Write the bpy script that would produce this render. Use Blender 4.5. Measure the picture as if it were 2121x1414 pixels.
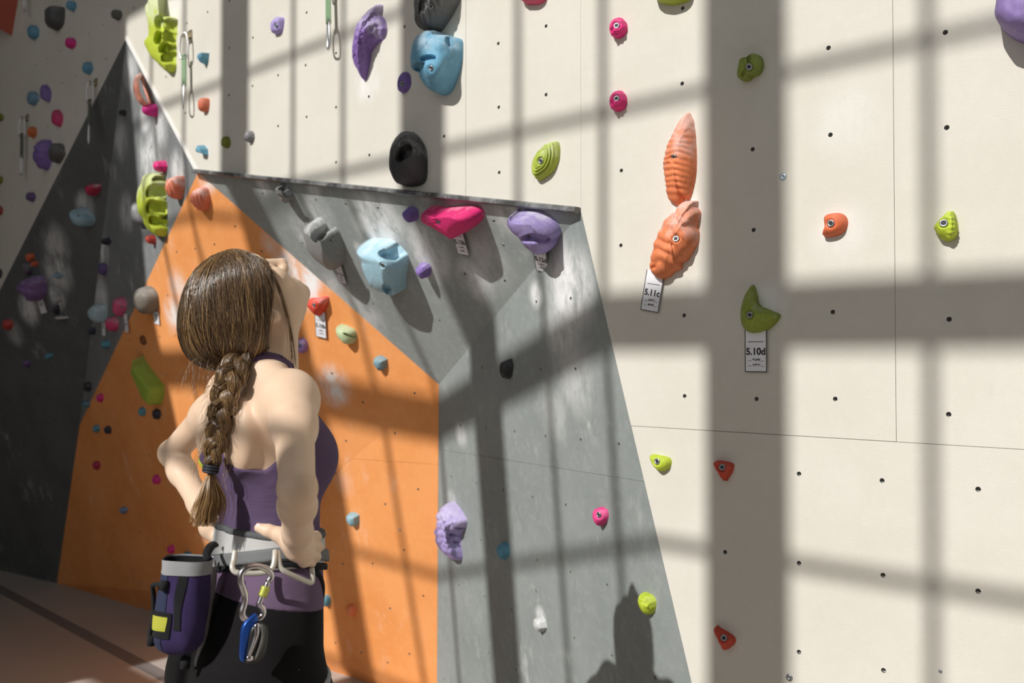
import bpy, bmesh, math, random
import numpy as np
from mathutils import Vector, Matrix, noise
from mathutils.geometry import delaunay_2d_cdt
from mathutils.bvhtree import BVHTree

for o in list(bpy.data.objects):
    bpy.data.objects.remove(o)
scene = bpy.context.scene
COL = scene.collection
random.seed(7)
rng = np.random.default_rng(11)

# ------------------------------------------------------------------ camera
FPX, CX, CY, SC = 1850.0, 1060.5, 707.0, 0.92
CAM = np.array([0.0, -2.036 * SC, 1.55 * SC])
_th = math.atan(2060.5 / 1850.0)
FWDH = np.array([-math.cos(_th), math.sin(_th), 0.0])
RIGHT = np.array([math.sin(_th), math.cos(_th), 0.0])
_p = math.atan(36 / 1850.0)
FWD = FWDH * math.cos(_p) + np.array([0, 0, math.sin(_p)])
UP = np.cross(RIGHT, FWD)
cam_data = bpy.data.cameras.new('camera')
cam = bpy.data.objects.new('camera', cam_data)
COL.objects.link(cam)
cam_data.sensor_width = 36.0
cam_data.lens = FPX / 2121 * 36.0
cam_data.clip_start = 0.05
cam.matrix_world = Matrix(((RIGHT[0], UP[0], -FWD[0], CAM[0]),
                           (RIGHT[1], UP[1], -FWD[1], CAM[1]),
                           (RIGHT[2], UP[2], -FWD[2], CAM[2]), (0, 0, 0, 1)))
cam_data.dof.use_dof = True
cam_data.dof.focus_distance = 1.78
cam_data.dof.aperture_fstop = 4.5
scene.camera = cam

# ------------------------------------------------------------------ light
scene.view_settings.view_transform = 'Standard'
scene.view_settings.look = 'None'
scene.view_settings.gamma = 1.0
scene.view_settings.use_curve_mapping = False
scene.view_settings.exposure = 0.0
MU, LAM = 0.72, 0.01                      # sun drops MU and slides LAM per metre towards the wall
world = bpy.data.worlds.new('daylight')
scene.world = world
world.use_nodes = True
world.node_tree.nodes['Background'].inputs[0].default_value = (0.93, 0.97, 1.0, 1)
world.node_tree.nodes['Background'].inputs[1].default_value = 0.82
sun_d = bpy.data.lights.new('sun', 'SUN')
sun_d.energy = 4.0
sun_d.color = (1.0, 0.975, 0.93)
sun_d.angle = math.radians(0.53)
sun = bpy.data.objects.new('sun', sun_d)
COL.objects.link(sun)
sun.location = (-1.5, -9.0, 9.0)
sun.rotation_euler = Vector((LAM, 1.0, -MU)).to_track_quat('-Z', 'Y').to_euler()

# ------------------------------------------------------------------ pixel helpers
def ray(x, y):
    return FWD + RIGHT * ((x - CX) / FPX) - UP * ((y - CY) / FPX)
def onY(x, y, Y=0.0):
    r = ray(x, y); return CAM + r * ((Y - CAM[1]) / r[1])
def onZ(x, y, Z=0.0):
    r = ray(x, y); return CAM + r * ((Z - CAM[2]) / r[2])
def plane3(a, b, c):
    n = np.cross(b - a, c - a); n = n / np.linalg.norm(n)
    if n @ (CAM - a) < 0: n = -n
    return n, n @ a
def onP(x, y, pl, lift=0.0):
    r = ray(x, y); n, d = pl
    return CAM + r * ((d + lift - n @ CAM) / (n @ r))
def atDepth(x, y, d):
    return CAM + ray(x, y) * d
def project(P):
    d = np.asarray(P) - CAM; z = d @ FWD
    return CX + FPX * (d @ RIGHT) / z, CY - FPX * (d @ UP) / z

# ------------------------------------------------------------------ object helpers
def tag(o, label=None, cat=None, group=None, kind=None):
    if label: o['label'] = label
    if cat: o['category'] = cat
    if group: o['group'] = group
    if kind: o['kind'] = kind
    return o
def empty(name, loc=(0, 0, 0)):
    o = bpy.data.objects.new(name, None)
    o.empty_display_size = 0.05
    COL.objects.link(o); o.location = loc
    return o
def mesh_obj(name, verts, faces, mat, parent=None, smooth=True, origin=None):
    verts = np.asarray(verts, dtype=float)
    org = np.zeros(3) if origin is None else np.asarray(origin, dtype=float)
    me = bpy.data.meshes.new(name)
    me.from_pydata((verts - org).tolist(), [], [tuple(int(i) for i in f) for f in faces])
    me.update()
    if smooth:
        me.polygons.foreach_set('use_smooth', [True] * len(me.polygons))
    if mat is not None: me.materials.append(mat)
    o = bpy.data.objects.new(name, me)
    COL.objects.link(o)
    if parent is not None:
        o.parent = parent
        # parents carry translation only; sub-parents accumulate
        acc = np.zeros(3); p = parent
        while p is not None:
            acc += np.array(p.location); p = p.parent
        o.location = tuple(org - acc)
    else:
        o.location = tuple(org)
    return o
class MB:
    """collects primitives into one mesh"""
    def __init__(s): s.v = []; s.f = []
    def add(s, v, f):
        n = len(s.v); s.v += [tuple(p) for p in v]; s.f += [tuple(i + n for i in q) for q in f]
        return s
    def hexa(s, c8):
        return s.add(c8, [(0, 3, 2, 1), (4, 5, 6, 7), (0, 1, 5, 4), (1, 2, 6, 5), (2, 3, 7, 6), (3, 0, 4, 7)])
    def box(s, lo, hi):
        x0, y0, z0 = lo; x1, y1, z1 = hi
        return s.hexa([(x0, y0, z0), (x1, y0, z0), (x1, y1, z0), (x0, y1, z0), (x0, y0, z1), (x1, y0, z1), (x1, y1, z1), (x0, y1, z1)])
    def obox(s, c, ax, ay, az):
        """oriented box: centre and three half-axis vectors"""
        c, ax, ay, az = map(np.asarray, (c, ax, ay, az))
        return s.hexa([c - ax - ay - az, c + ax - ay - az, c + ax + ay - az, c - ax + ay - az, c - ax - ay + az, c + ax - ay + az, c + ax + ay + az, c - ax + ay + az])
    def tube(s, pts, rad, seg=8, closed=False, flat=None, up=None, caps=True):
        """sweep of an ellipse; rad scalar or list; flat = (width factor, thickness factor)"""
        P = np.asarray(pts, dtype=float); n = len(P)
        R = np.full(n, rad, dtype=float) if np.isscalar(rad) else np.asarray(rad, dtype=float)
        fw, ft = flat if flat else (1, 1)
        if closed: T = np.roll(P, -1, 0) - np.roll(P, 1, 0)
        else: T = np.gradient(P, axis=0)
        T /= np.linalg.norm(T, axis=1)[:, None] + 1e-12
        a = np.array(up if up is not None else (0.123, 0.456, 0.88), dtype=float)
        U = np.zeros_like(P)
        prev = a
        for i in range(n):
            ref = a if up is not None else prev
            u = ref - T[i] * (ref @ T[i])
            if np.linalg.norm(u) < 1e-6: u = np.cross(T[i], (1, 0, 0))
            u /= np.linalg.norm(u); U[i] = u; prev = u
        V = np.cross(T, U)
        ang = np.linspace(0, 2 * np.pi, seg, endpoint=False)
        vs = []
        for i in range(n):
            for t in ang: vs.append(P[i] + R[i] * (V[i] * math.cos(t) * fw + U[i] * math.sin(t) * ft))
        fs = []
        for i in range(n if closed else n - 1):
            j = (i + 1) % n
            for k in range(seg):
                l = (k + 1) % seg
                fs.append((i * seg + k, i * seg + l, j * seg + l, j * seg + k))
        if caps and not closed:
            fs.append(tuple(range(seg))[::-1]); fs.append(tuple((n - 1) * seg + k for k in range(seg)))
        return s.add(vs, fs)
    def build(s, name, mat, parent=None, smooth=False, origin=None):
        return mesh_obj(name, s.v, s.f, mat, parent, smooth, origin)
def catmull(pts, n, closed=False):
    P = np.asarray(pts, dtype=float); m = len(P); out = []
    segs = m if closed else m - 1
    for k in range(n):
        t = k / n * segs if closed else k / (n - 1) * segs
        i = min(int(t), segs - 1); u = t - i
        g = (lambda j: P[j % m]) if closed else (lambda j: P[min(max(j, 0), m - 1)])
        p0, p1, p2, p3 = g(i - 1), g(i), g(i + 1), g(i + 2)
        out.append(0.5 * ((2 * p1) + (-p0 + p2) * u + (2 * p0 - 5 * p1 + 4 * p2 - p3) * u * u + (-p0 + 3 * p1 - 3 * p2 + p3) * u ** 3))
    return np.array(out)

# ------------------------------------------------------------------ materials
def new_mat(name):
    m = bpy.data.materials.new(name); m.use_nodes = True
    nt = m.node_tree
    return m, nt, nt.nodes['Principled BSDF']
def nd(nt, t, **kw):
    n = nt.nodes.new(t)
    for k, v in kw.items():
        if k in n.inputs: n.inputs[k].default_value = v
        else: setattr(n, k, v)
    return n
def mapr(nt, src, a, b, c=0.0, d=1.0, smooth=True):
    n = nt.nodes.new('ShaderNodeMapRange')
    if smooth: n.interpolation_type = 'SMOOTHSTEP'
    n.inputs['From Min'].default_value = a; n.inputs['From Max'].default_value = b
    n.inputs['To Min'].default_value = c; n.inputs['To Max'].default_value = d
    nt.links.new(src, n.inputs['Value']); return n.outputs['Result']
def mth(nt, op, a, b=None):
    n = nt.nodes.new('ShaderNodeMath'); n.operation = op
    for i, x in enumerate((a, b)):
        if x is None: continue
        if isinstance(x, (int, float)): n.inputs[i].default_value = x
        else: nt.links.new(x, n.inputs[i])
    return n.outputs[0]
def mixc(nt, fac, a, b):
    n = nt.nodes.new('ShaderNodeMix'); n.data_type = 'RGBA'
    for idx, x in ((0, fac), (6, a), (7, b)):
        if isinstance(x, (int, float)): n.inputs[idx].default_value = x
        elif isinstance(x, tuple): n.inputs[idx].default_value = (*x[:3], 1)
        else: nt.links.new(x, n.inputs[idx])
    return n.outputs[2]
def noise_n(nt, co, scale, detail=3.0, rough=0.55, stretch=None, loc=(0, 0, 0), rot=(0, 0, 0)):
    if stretch:
        mp = nt.nodes.new('ShaderNodeMapping'); mp.inputs['Scale'].default_value = stretch
        mp.inputs['Location'].default_value = loc; mp.inputs['Rotation'].default_value = rot
        nt.links.new(co, mp.inputs['Vector']); co = mp.outputs[0]
    n = nd(nt, 'ShaderNodeTexNoise', Scale=scale, Detail=detail, Roughness=rough)
    nt.links.new(co, n.inputs['Vector']); return n.outputs['Fac']
def bump(nt, bsdf, h, strength, dist=0.01):
    b = nd(nt, 'ShaderNodeBump', Strength=strength, Distance=dist)
    nt.links.new(h, b.inputs['Height']); nt.links.new(b.outputs[0], bsdf.inputs['Normal'])
def simple(name, col, rough=0.6, metal=0.0, bmp=None, spec=None, var=None):
    m, nt, b = new_mat(name)
    b.inputs['Base Color'].default_value = (*col, 1)
    b.inputs['Roughness'].default_value = rough; b.inputs['Metallic'].default_value = metal
    if spec is not None: b.inputs['Specular IOR Level'].default_value = spec
    co = nt.nodes.new('ShaderNodeTexCoord').outputs['Object']
    if var:
        f = noise_n(nt, co, var[0])
        nt.links.new(mixc(nt, mapr(nt, f, 0.3, 0.7), col, var[1]), b.inputs['Base Color'])
    if bmp:
        bump(nt, b, noise_n(nt, co, bmp[0]), bmp[1], bmp[2] if len(bmp) > 2 else 0.002)
    return m
def wall_mat(name, col, col2, chalk_spots, mottle=0.5, grain=0.35, chalk_col=(0.86, 0.86, 0.86), dirt=0.0):
    """sandy painted plywood; chalk_spots = [(world point, radius, strength)] are smears left by hands"""
    m, nt, b = new_mat(name)
    co = nt.nodes.new('ShaderNodeNewGeometry').outputs['Position']
    f1 = noise_n(nt, co, 3.2, 5, 0.62); f2 = noise_n(nt, co, 38, 3, 0.6)
    c = mixc(nt, mapr(nt, f1, 0.32, 0.68), col, col2)
    c = mixc(nt, mth(nt, 'MULTIPLY', mapr(nt, f2, 0.45, 0.75), mottle * 0.5), c, tuple(min(1, x * 1.35 + .02) for x in col2))
    if dirt:
        fd = noise_n(nt, co, 9, 4, 0.7, stretch=(1, 1, 0.35))
        c = mixc(nt, mth(nt, 'MULTIPLY', mapr(nt, fd, 0.62, 0.8), dirt), c, tuple(x * 0.6 for x in col))
    # scattered brush streaks of chalk
    st = noise_n(nt, co, 16, 6, 0.7, stretch=(1, 1, 0.45), rot=(0.2, 0.5, 0.1))
    st2 = noise_n(nt, co, 5, 2, 0.5)
    base_ch = mth(nt, 'MULTIPLY', mth(nt, 'MULTIPLY', mapr(nt, st, 0.50, 0.78), mapr(nt, st2, 0.48, 0.72)), mottle)
    tot = base_ch
    for (pos, rad, s) in chalk_spots:
        vd = nt.nodes.new('ShaderNodeVectorMath'); vd.operation = 'DISTANCE'
        nt.links.new(co, vd.inputs[0]); vd.inputs[1].default_value = tuple(pos)
        g = mapr(nt, vd.outputs['Value'], rad * 1.1, rad * 0.25, 0.0, min(1.0, s * 1.15))
        g = mth(nt, 'MULTIPLY', g, mapr(nt, st, 0.33, 0.60, 0.22, 1.0))
        tot = mth(nt, 'MAXIMUM', tot, g)
    c = mixc(nt, tot, c, chalk_col)
    nt.links.new(c, b.inputs['Base Color'])
    b.inputs['Roughness'].default_value = 0.82
    b.inputs['Specular IOR Level'].default_value = 0.25
    bump(nt, b, noise_n(nt, co, 420, 2, 0.6), grain, 0.0015)
    return m
_hm = {}
def hold_mat(col, chalk=0.3, rough=0.62, key=''):
    k = (col, round(chalk, 2), rough)
    if k in _hm: return _hm[k]
    m, nt, b = new_mat('hold_resin')
    tc = nt.nodes.new('ShaderNodeTexCoord'); co = tc.outputs['Object']
    sep = nt.nodes.new('ShaderNodeSeparateXYZ'); nt.links.new(co, sep.inputs[0])
    n1 = noise_n(nt, co, 26, 4, 0.65); n2 = noise_n(nt, co, 120, 2)
    zz = mth(nt, 'MULTIPLY', sep.outputs['Z'], 3.0)
    f = mth(nt, 'ADD', n1, zz)
    fac = mth(nt, 'MULTIPLY', mapr(nt, f, 0.46, 0.82), chalk)
    c = mixc(nt, mapr(nt, n2, 0.3, 0.7), tuple(x * 0.86 for x in col), col)
    c = mixc(nt, fac, c, (0.86, 0.86, 0.87))
    nt.links.new(c, b.inputs['Base Color'])
    b.inputs['Roughness'].default_value = rough
    b.inputs['Specular IOR Level'].default_value = 0.35
    bump(nt, b, noise_n(nt, co, 260, 2), 0.25, 0.001)
    _hm[k] = m
    return m

# ------------------------------------------------------------------ the climbing wall: shape
V = {}
V['T'] = onY(262, 78); V['A'] = onY(410, 357); V['B'] = onY(1203, 440); V['R'] = onY(1432, 1414)
def to_floor(a, b):
    t = a[2] / (a[2] - b[2]); return a + (b - a) * t
V['Rf'] = to_floor(V['B'], V['R'])
V['P'] = onY(909, 796, 0.463 * SC)
PL3 = plane3(V['B'], V['R'], V['P'])
V['Pb'] = to_floor(V['P'], onP(905, 1414, PL3))
V['Bl'] = onZ(118, 1207)
PLD = plane3(V['T'], onY(0, 600), V['Bl'])
V['K'] = onP(165, 880, PLD)
PL2 = plane3(V['T'], V['A'], V['K'])
V['N'] = onY(400, 1230, 0.47)
V['M'] = onZ(430, 1300)
V['M2'] = onZ(660, 1396)
V['Lb'] = to_floor(V['T'], onY(0, 600))         # where the dark side panel meets the cream plane at the floor
CREAM = (np.array([0.0, -1.0, 0.0]), 0.0)
FACETS = []      # (key, polygon, plane)
def facet(key, names):
    poly = [V[k] for k in names]
    FACETS.append((key, poly, plane3(poly[0], poly[1], poly[2])))
def facet_plane(poly): return plane3(poly[0], poly[1], poly[2])
def split(poly, p, q, pl):
    """cut a planar convex polygon along the seam through two picture points"""
    a, b = onP(*p, pl), onP(*q, pl)
    nrm = np.cross(pl[0], b - a)
    out = ([], []); mark = (set(), set())
    m = len(poly)
    for i in range(m):
        u, w = poly[i], poly[(i + 1) % m]
        du, dw = nrm @ (u - a), nrm @ (w - a)
        out[0 if du >= 0 else 1].append(u)
        if du * dw < 0:
            x = u + (w - u) * (du / (du - dw)); mark[0].add(len(out[0])); mark[1].add(len(out[1])); out[0].append(x); out[1].append(x)
    return ((out[0], mark[0]), (out[1], mark[1]))
# ---- materials of the panels
def sp(px, py, pl, rad, s): return (onP(px, py, pl), rad, s)
PL1 = facet_plane([V['A'], V['B'], V['P']])
PLU = facet_plane([V['A'], V['N'], V['P']])
M_CREAM = wall_mat('cream_sand_paint', (0.645, 0.615, 0.545), (0.68, 0.65, 0.585),
                   [sp(1595, 622, CREAM, 0.055, 0.5), sp(1425, 432, CREAM, 0.05, 0.6), sp(1430, 610, CREAM, 0.06, 0.16), sp(1755, 250, CREAM, .10, .25),
                    sp(760, 175, CREAM, .08, .5), sp(1740, 480, CREAM, .08, .3), sp(360, 20, CREAM, .10, .5)], mottle=0.10, grain=0.55, dirt=0.22)
M_GREY1 = wall_mat('grey_overhang_paint', (0.262, 0.288, 0.282), (0.31, 0.338, 0.330),
                   [sp(790, 470, PL1, .17, .85), sp(880, 520, PL1, .14, .6), sp(700, 610, PL1, .12, .4), sp(545, 385, PL1, .06, .5), sp(650, 392, PL1, .05, .5), sp(662, 440, PL1, .10, .45),
                    sp(1060, 440, PL1, .10, .45), sp(1010, 540, PL1, .12, .3), sp(985, 580, PL1, .10, .55), sp(760, 660, PL1, .13, .35), sp(620, 470, PL1, .08, .3), sp(745, 515, PL1, .04, .5), sp(625, 495, PL1, .04, .5)], mottle=0.62, grain=0.4)
M_GREY3 = wall_mat('grey_side_paint', (0.238, 0.264, 0.259), (0.285, 0.312, 0.306),
                   [sp(1180, 595, PL3, .15, .95), sp(1165, 680, PL3, .12, .5), sp(1110, 610, PL3, .05, .7), sp(1190, 780, PL3, .14, .35), sp(1150, 850, PL3, .12, .25), sp(935, 1035, PL3, .05, .5), sp(1120, 1275, PL3, .04, .6), sp(955, 900, PL3, .06, .4)], mottle=0.5, grain=0.45)
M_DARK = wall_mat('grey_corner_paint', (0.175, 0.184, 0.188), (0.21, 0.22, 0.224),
                  [sp(195, 375, PL2, .09, .8), sp(175, 425, PL2, .08, .5), sp(208, 615, PL2, .14, .6), sp(215, 520, PL2, .10, .7), sp(118, 560, PLD, .16, .5), sp(117, 615, PLD, .09, .7), sp(60, 640, PLD, .12, .6), sp(115, 510, PLD, .15, .4), sp(262, 440, PL2, .12, .5), sp(270, 150, PL2, .12, .5), sp(310, 330, PL2, .16, .7), sp(330, 265, PL2, .12, .5), sp(368, 350, PL2, .1, .6), sp(300, 250, PL2, .08, .7), sp(250, 290, PL2, .12, .4)], mottle=0.55, grain=0.3)  # the recess grey kept darker, corner shade put into the colour
M_GREY_SHADED = wall_mat('grey_paint_shaded', (0.095, 0.099, 0.102), (0.12, 0.125, 0.128),
                   [sp(118, 560, PLD, .16, .5), sp(117, 615, PLD, .09, .7), sp(60, 640, PLD, .12, .6), sp(115, 510, PLD, .15, .4), sp(175, 425, PLD, .09, .5), sp(30, 690, PLD, .1, .3)], mottle=0.35, grain=0.3)  # same grey set darker still, the side panel's shade painted in
M_ORANGE = wall_mat('orange_sand_paint', (0.755, 0.285, 0.085), (0.83, 0.345, 0.12),
                    [sp(635, 585, PLU, .13, 1.0), sp(600, 560, PLU, .12, .75), sp(690, 800, PLU, .11, .75), sp(430, 372, PLU, .07, .7), sp(345, 655, PLU, .11, .75), sp(360, 600, PLU, .12, .5), sp(600, 480, PLU, .12, .35), sp(650, 560, PLU, .12, .8), sp(715, 1000, PLU, .08, .15), sp(560, 500, PLU, .07, .4), sp(335, 690, PLU, .05, .6)], mottle=0.30, grain=0.3)
M_TNUT = simple('t_nut_steel', (0.34, 0.33, 0.31), 0.5, 0.2)
M_BACK = simple('plywood_edge', (0.30, 0.24, 0.17), 0.9, bmp=(80, .2))

PANELS = []      # dict(name, poly, plane, mat, parent)
wall_main = tag(empty('wall_right', tuple(onY(1700, 1000) * np.array([1, 1, 0]))), 'tall cream sand-textured climbing wall of large panels full of bolt holes', 'wall', kind='structure')
wall_alc = tag(empty('wall_alcove', tuple((V['Pb'] + V['Bl']) / 2)), 'faceted grey and orange recess let into the cream climbing wall', 'wall', kind='structure')
def panel(poly, mat, parent, name, label=None, split_by=None, pl=None):
    pl = pl or facet_plane(poly)
    PANELS.append(dict(ins=(None if parent is wall_main else split_by), poly=poly, pl=pl, mat=mat, parent=parent, name=name, label=label, holes=[]))
xz = lambda u, z: np.array([u, 0.0, z])
# cream panels
u965, u1203, u1852 = onY(965, 200)[0], onY(1203, 200)[0], onY(1852, 400)[0]
zs = onY(1857, 915)[2]
_b, _r = V['B'], V['R']
uBs = (_b + (_r - _b) * ((zs - _b[2]) / (_r[2] - _b[2])))[0]
uABs = V['A'] + (V['B'] - V['A']) * ((u965 - V['A'][0]) / (V['B'][0] - V['A'][0]))
TOPZ, UL, UR = 4.6, -10.5, 2.6
panel([xz(UL, 0), V['Lb'], V['T'], V['A'], uABs, xz(u965, TOPZ), xz(UL, TOPZ)], M_CREAM, wall_main, 'panel', pl=CREAM)
panel([uABs, V['B'] + (xz(u1203, 0) - V['B']) * np.array([1, 0, 0]), xz(u1203, TOPZ), xz(u965, TOPZ)], M_CREAM, wall_main, 'panel', pl=CREAM)
panel([xz(u1203, V['B'][2]), xz(uBs, zs), xz(u1852, zs), xz(u1852, TOPZ), xz(u1203, TOPZ)], M_CREAM, wall_main, 'panel', pl=CREAM)
panel([xz(u1852, zs), xz(UR, zs), xz(UR, TOPZ), xz(u1852, TOPZ)], M_CREAM, wall_main, 'panel', pl=CREAM)
panel([xz(uBs, zs), V['Rf'], xz(UR, 0), xz(UR, zs)], M_CREAM, wall_main, 'panel', pl=CREAM)
# recess panels
panel([V['A'], V['B'], V['P']], M_GREY1, wall_alc, 'panel', 'grey overhanging triangular panel')
f3 = [V['B'], V['Rf'], V['Pb'], V['P']]
for pc, mk in split(f3, (909, 930), (1335, 997), PL3): panel(pc, M_GREY3, wall_alc, 'panel', split_by=mk, pl=PL3)
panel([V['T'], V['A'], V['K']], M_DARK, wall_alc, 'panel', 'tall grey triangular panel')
panel([V['T'], V['K'], V['Bl'], V['Lb']], M_GREY_SHADED, wall_alc, 'panel', 'charcoal side panel', pl=PLD)
panel([V['A'], V['K'], V['N']], M_ORANGE, wall_alc, 'panel', 'orange panel')
panel([V['A'], V['N'], V['P']], M_ORANGE, wall_alc, 'panel', 'orange panel')
plr = facet_plane([V['N'], V['P'], V['Pb']])
for pc, mk in split([V['N'], V['P'], V['Pb']], (662, 945), (907, 961.6), plr): panel(pc, M_ORANGE, wall_alc, 'panel', 'orange panel', split_by=mk, pl=plr)
panel([V['N'], V['Pb'], V['M']], M_ORANGE, wall_alc, 'panel', 'orange panel')
panel([V['K'], V['N'], V['Bl']], M_ORANGE, wall_alc, 'panel', 'orange panel')
panel([V['N'], V['M'], V['Bl']], M_ORANGE, wall_alc, 'panel', 'orange panel')

def basis(pl):
    n = pl[0]
    e1 = np.cross((0, 0, 1.0), n)
    e1 = e1 / np.linalg.norm(e1)
    if e1 @ RIGHT < 0: e1 = -e1
    e2 = np.cross(n, e1)
    if e2[2] < 0: e2 = -e2
    return e1, e2
def inside(p, poly):
    c = False; n = len(poly)
    for i in range(n):
        (x1, y1), (x2, y2) = poly[i], poly[(i + 1) % n]
        if (y1 > p[1]) != (y2 > p[1]) and p[0] < (x2 - x1) * (p[1] - y1) / (y2 - y1) + x1: c = not c
    return c
for pn in PANELS:
    e1, e2 = basis(pn['pl']); o = pn['poly'][0]
    pn['fr'] = (o, e1, e2)
    pn['p2'] = [((v - o) @ e1, (v - o) @ e2) for v in pn['poly']]
def hit(px, py):
    """first panel met by the sight line"""
    best = None
    for pn in PANELS:
        r = ray(px, py); n, d = pn['pl']
        if n @ r > -1e-6: continue
        t = (d - n @ CAM) / (n @ r)
        if t <= 0: continue
        p = CAM + r * t; o, e1, e2 = pn['fr']
        if inside(((p - o) @ e1, (p - o) @ e2), pn['p2']) and (best is None or t < best[0]): best = (t, p, pn)
    if best is None:
        return onY(px, py), PANELS[0]
    return best[1], best[2]

HOLES = [(1958,67),(1961,264),(1966,661),(1965,858),(1716,99),(1720,279),(1725,646),(1730,826),(1413,173),(1417,653),(1418,820),(1559,309),(1561,476),(1567,826),(1414,17),
(1032,90),(1033,222),(1034,357),(1131,54),(1131,196),(1287,353),(1286,508),(1655,981),(1827,995),(2026,1013),(1502,1143),(1655,1166),(1829,1191),(2026,1224),(1655,1350),(1830,1388),
(475,2),(475,99),(474,197),(524,78),(523,178),(635,26),(633,135),(576,156),(635,242),(576,261),(696,110),(696,222),(696,336),(764,200),(765,321),(838,55),(920,282),
(277,16),(430,25),(387,48),(344,159),(384,234),(214,52),(184,70),(125,105),(98,122),(74,135),(50,149),(220,122),(157,157),(156,232),(99,264),(129,172),(26,297),(25,427),(23,493),
(544,401),(654,414),(716,423),(783,431),(1023,458),(627,504),(747,528),(963,567),(1046,582),(773,630),(911,664),
(1111,625),(1182,618),(999,761),(1120,765),(1192,764),(954,880),(1007,886),(1066,894),(1130,904),(1203,911),(1282,920),(935,987),(987,1001),(1042,1015),(1103,1030),(1172,1046),(996,1119),(1113,1160),(1182,1185),(1258,1212),(951,1212),(1004,1236),(1059,1262),(961,1326),(1013,1353),(1190,1322),(1268,1359),(1068,1386),(1357,1403),(920,1406),
(859,814),(752,833),(818,897),(717,913),(695,980),(866,1013),(798,1044),(837,1139),(710,1167),(772,1167),(877,1234),(808,1260),(695,1331),(748,1351),(848,1354),(803,1372),(688,773),
(487,469),(542,520),(366,522),(404,515),(444,506),(347,612),(331,697),(364,695),(346,777),(379,777),(266,702),
(181,1008),(228,1008),(280,915),(254,915),(189,1100),(237,1104),(290,1102),(162,1147),(212,1155),(265,1152),(317,1151),(150,1191),(192,1195),(242,1202),(292,1208),(310,943),(314,304)]
HR = 0.0051
for (px, py) in HOLES:
    p, pn = hit(px, py); o, e1, e2 = pn['fr']
    pn['holes'].append(((p - o) @ e1, (p - o) @ e2))
_ang = [2 * math.pi * k / 12 for k in range(12)]
# a t-nut cup: hole wall, bottom with a lit rim
cupv, cupf = [], []
for ring, (r, d) in enumerate(((HR, 0.0), (HR, -0.009), (HR * .82, -0.0095), (HR * .78, -0.016))):
    for a in _ang: cupv.append((r * math.cos(a), r * math.sin(a), d))
for ring in range(3):
    for k in range(12):
        l = (k + 1) % 12
        cupf.append((ring * 12 + k, (ring + 1) * 12 + k, (ring + 1) * 12 + l, ring * 12 + l))
cupf.append(tuple(36 + k for k in range(12)))
cup_me = bpy.data.meshes.new('t_nut'); cup_me.from_pydata(cupv, [], cupf); cup_me.materials.append(M_TNUT); cup_me.update()
THICK = 0.018
for pn in PANELS:
    o, e1, e2 = pn['fr']; n = pn['pl'][0]
    P2 = pn['p2']; m = len(P2)
    # seam gap: pull every corner a hair towards the middle
    cen = np.mean(np.array(P2), axis=0)
    G = [np.array(p) + (cen - np.array(p)) / np.linalg.norm(cen - np.array(p)) * (0.0009 if pn['parent'] is wall_main or (pn['ins'] and ii in pn['ins']) else 0.0) for ii, p in enumerate(P2)]
    vs = [Vector(g) for g in G]; ed = [(i, (i + 1) % m) for i in range(m)]
    for h in pn['holes']:
        k0 = len(vs)
        vs += [Vector((h[0] + HR * math.cos(a), h[1] + HR * math.sin(a))) for a in _ang]
        ed += [(k0 + k, k0 + (k + 1) % 12) for k in range(12)]
    ov, oe, of, *_ = delaunay_2d_cdt(vs, ed, [], 0, 1e-7)
    tris = []
    for f in of:
        c = sum((ov[i] for i in f), Vector((0, 0))) / len(f)
        if not inside((c.x, c.y), G): continue
        if any((c.x - h[0]) ** 2 + (c.y - h[1]) ** 2 < (HR * .98) ** 2 for h in pn['holes']): continue
        tris.append(tuple(f))
    W3 = [o + e1 * v.x + e2 * v.y for v in ov]
    nrm_sign = np.cross(e1, e2) @ n
    tris = [t if nrm_sign > 0 else t[::-1] for t in tris]
    k0 = len(W3)
    W3 += [o + e1 * g[0] + e2 * g[1] for g in G] + [o + e1 * g[0] + e2 * g[1] - n * THICK for g in G]
    for i in range(m):
        j = (i + 1) % m
        tris.append((k0 + i, k0 + m + i, k0 + m + j, k0 + j))
    org = o + e1 * cen[0] + e2 * cen[1]
    ob = mesh_obj(pn['name'], W3, tris, pn['mat'], pn['parent'], False, org)
    if pn['label']: ob['label'] = pn['label']
    pn['ob'] = ob
    M3 = Matrix(((e1[0], e2[0], n[0]), (e1[1], e2[1], n[1]), (e1[2], e2[2], n[2])))
    for h in pn['holes']:
        c = bpy.data.objects.new('t_nut', cup_me); COL.objects.link(c); c.parent = ob
        c.matrix_local = Matrix.Translation(Vector(o + e1 * h[0] + e2 * h[1] - org)) @ M3.to_4x4()
# backing so that no light leaks through the seams
bk = MB()
bk.box((UL, 1.1, 0.0), (UR, 1.2, TOPZ))
for a, b in ((UL, V['Lb'][0] - .02), (V['Rf'][0] + .3, UR)): bk.box((a, THICK + .001, 0), (b, 0.06, TOPZ))
bk.box((V['T'][0] - .3, THICK + .001, V['T'][2] + .3), (UR, 0.06, TOPZ))
tag(bk.build('wall_back', M_BACK), 'plywood backing behind the climbing panels', 'wall', kind='structure')
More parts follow.
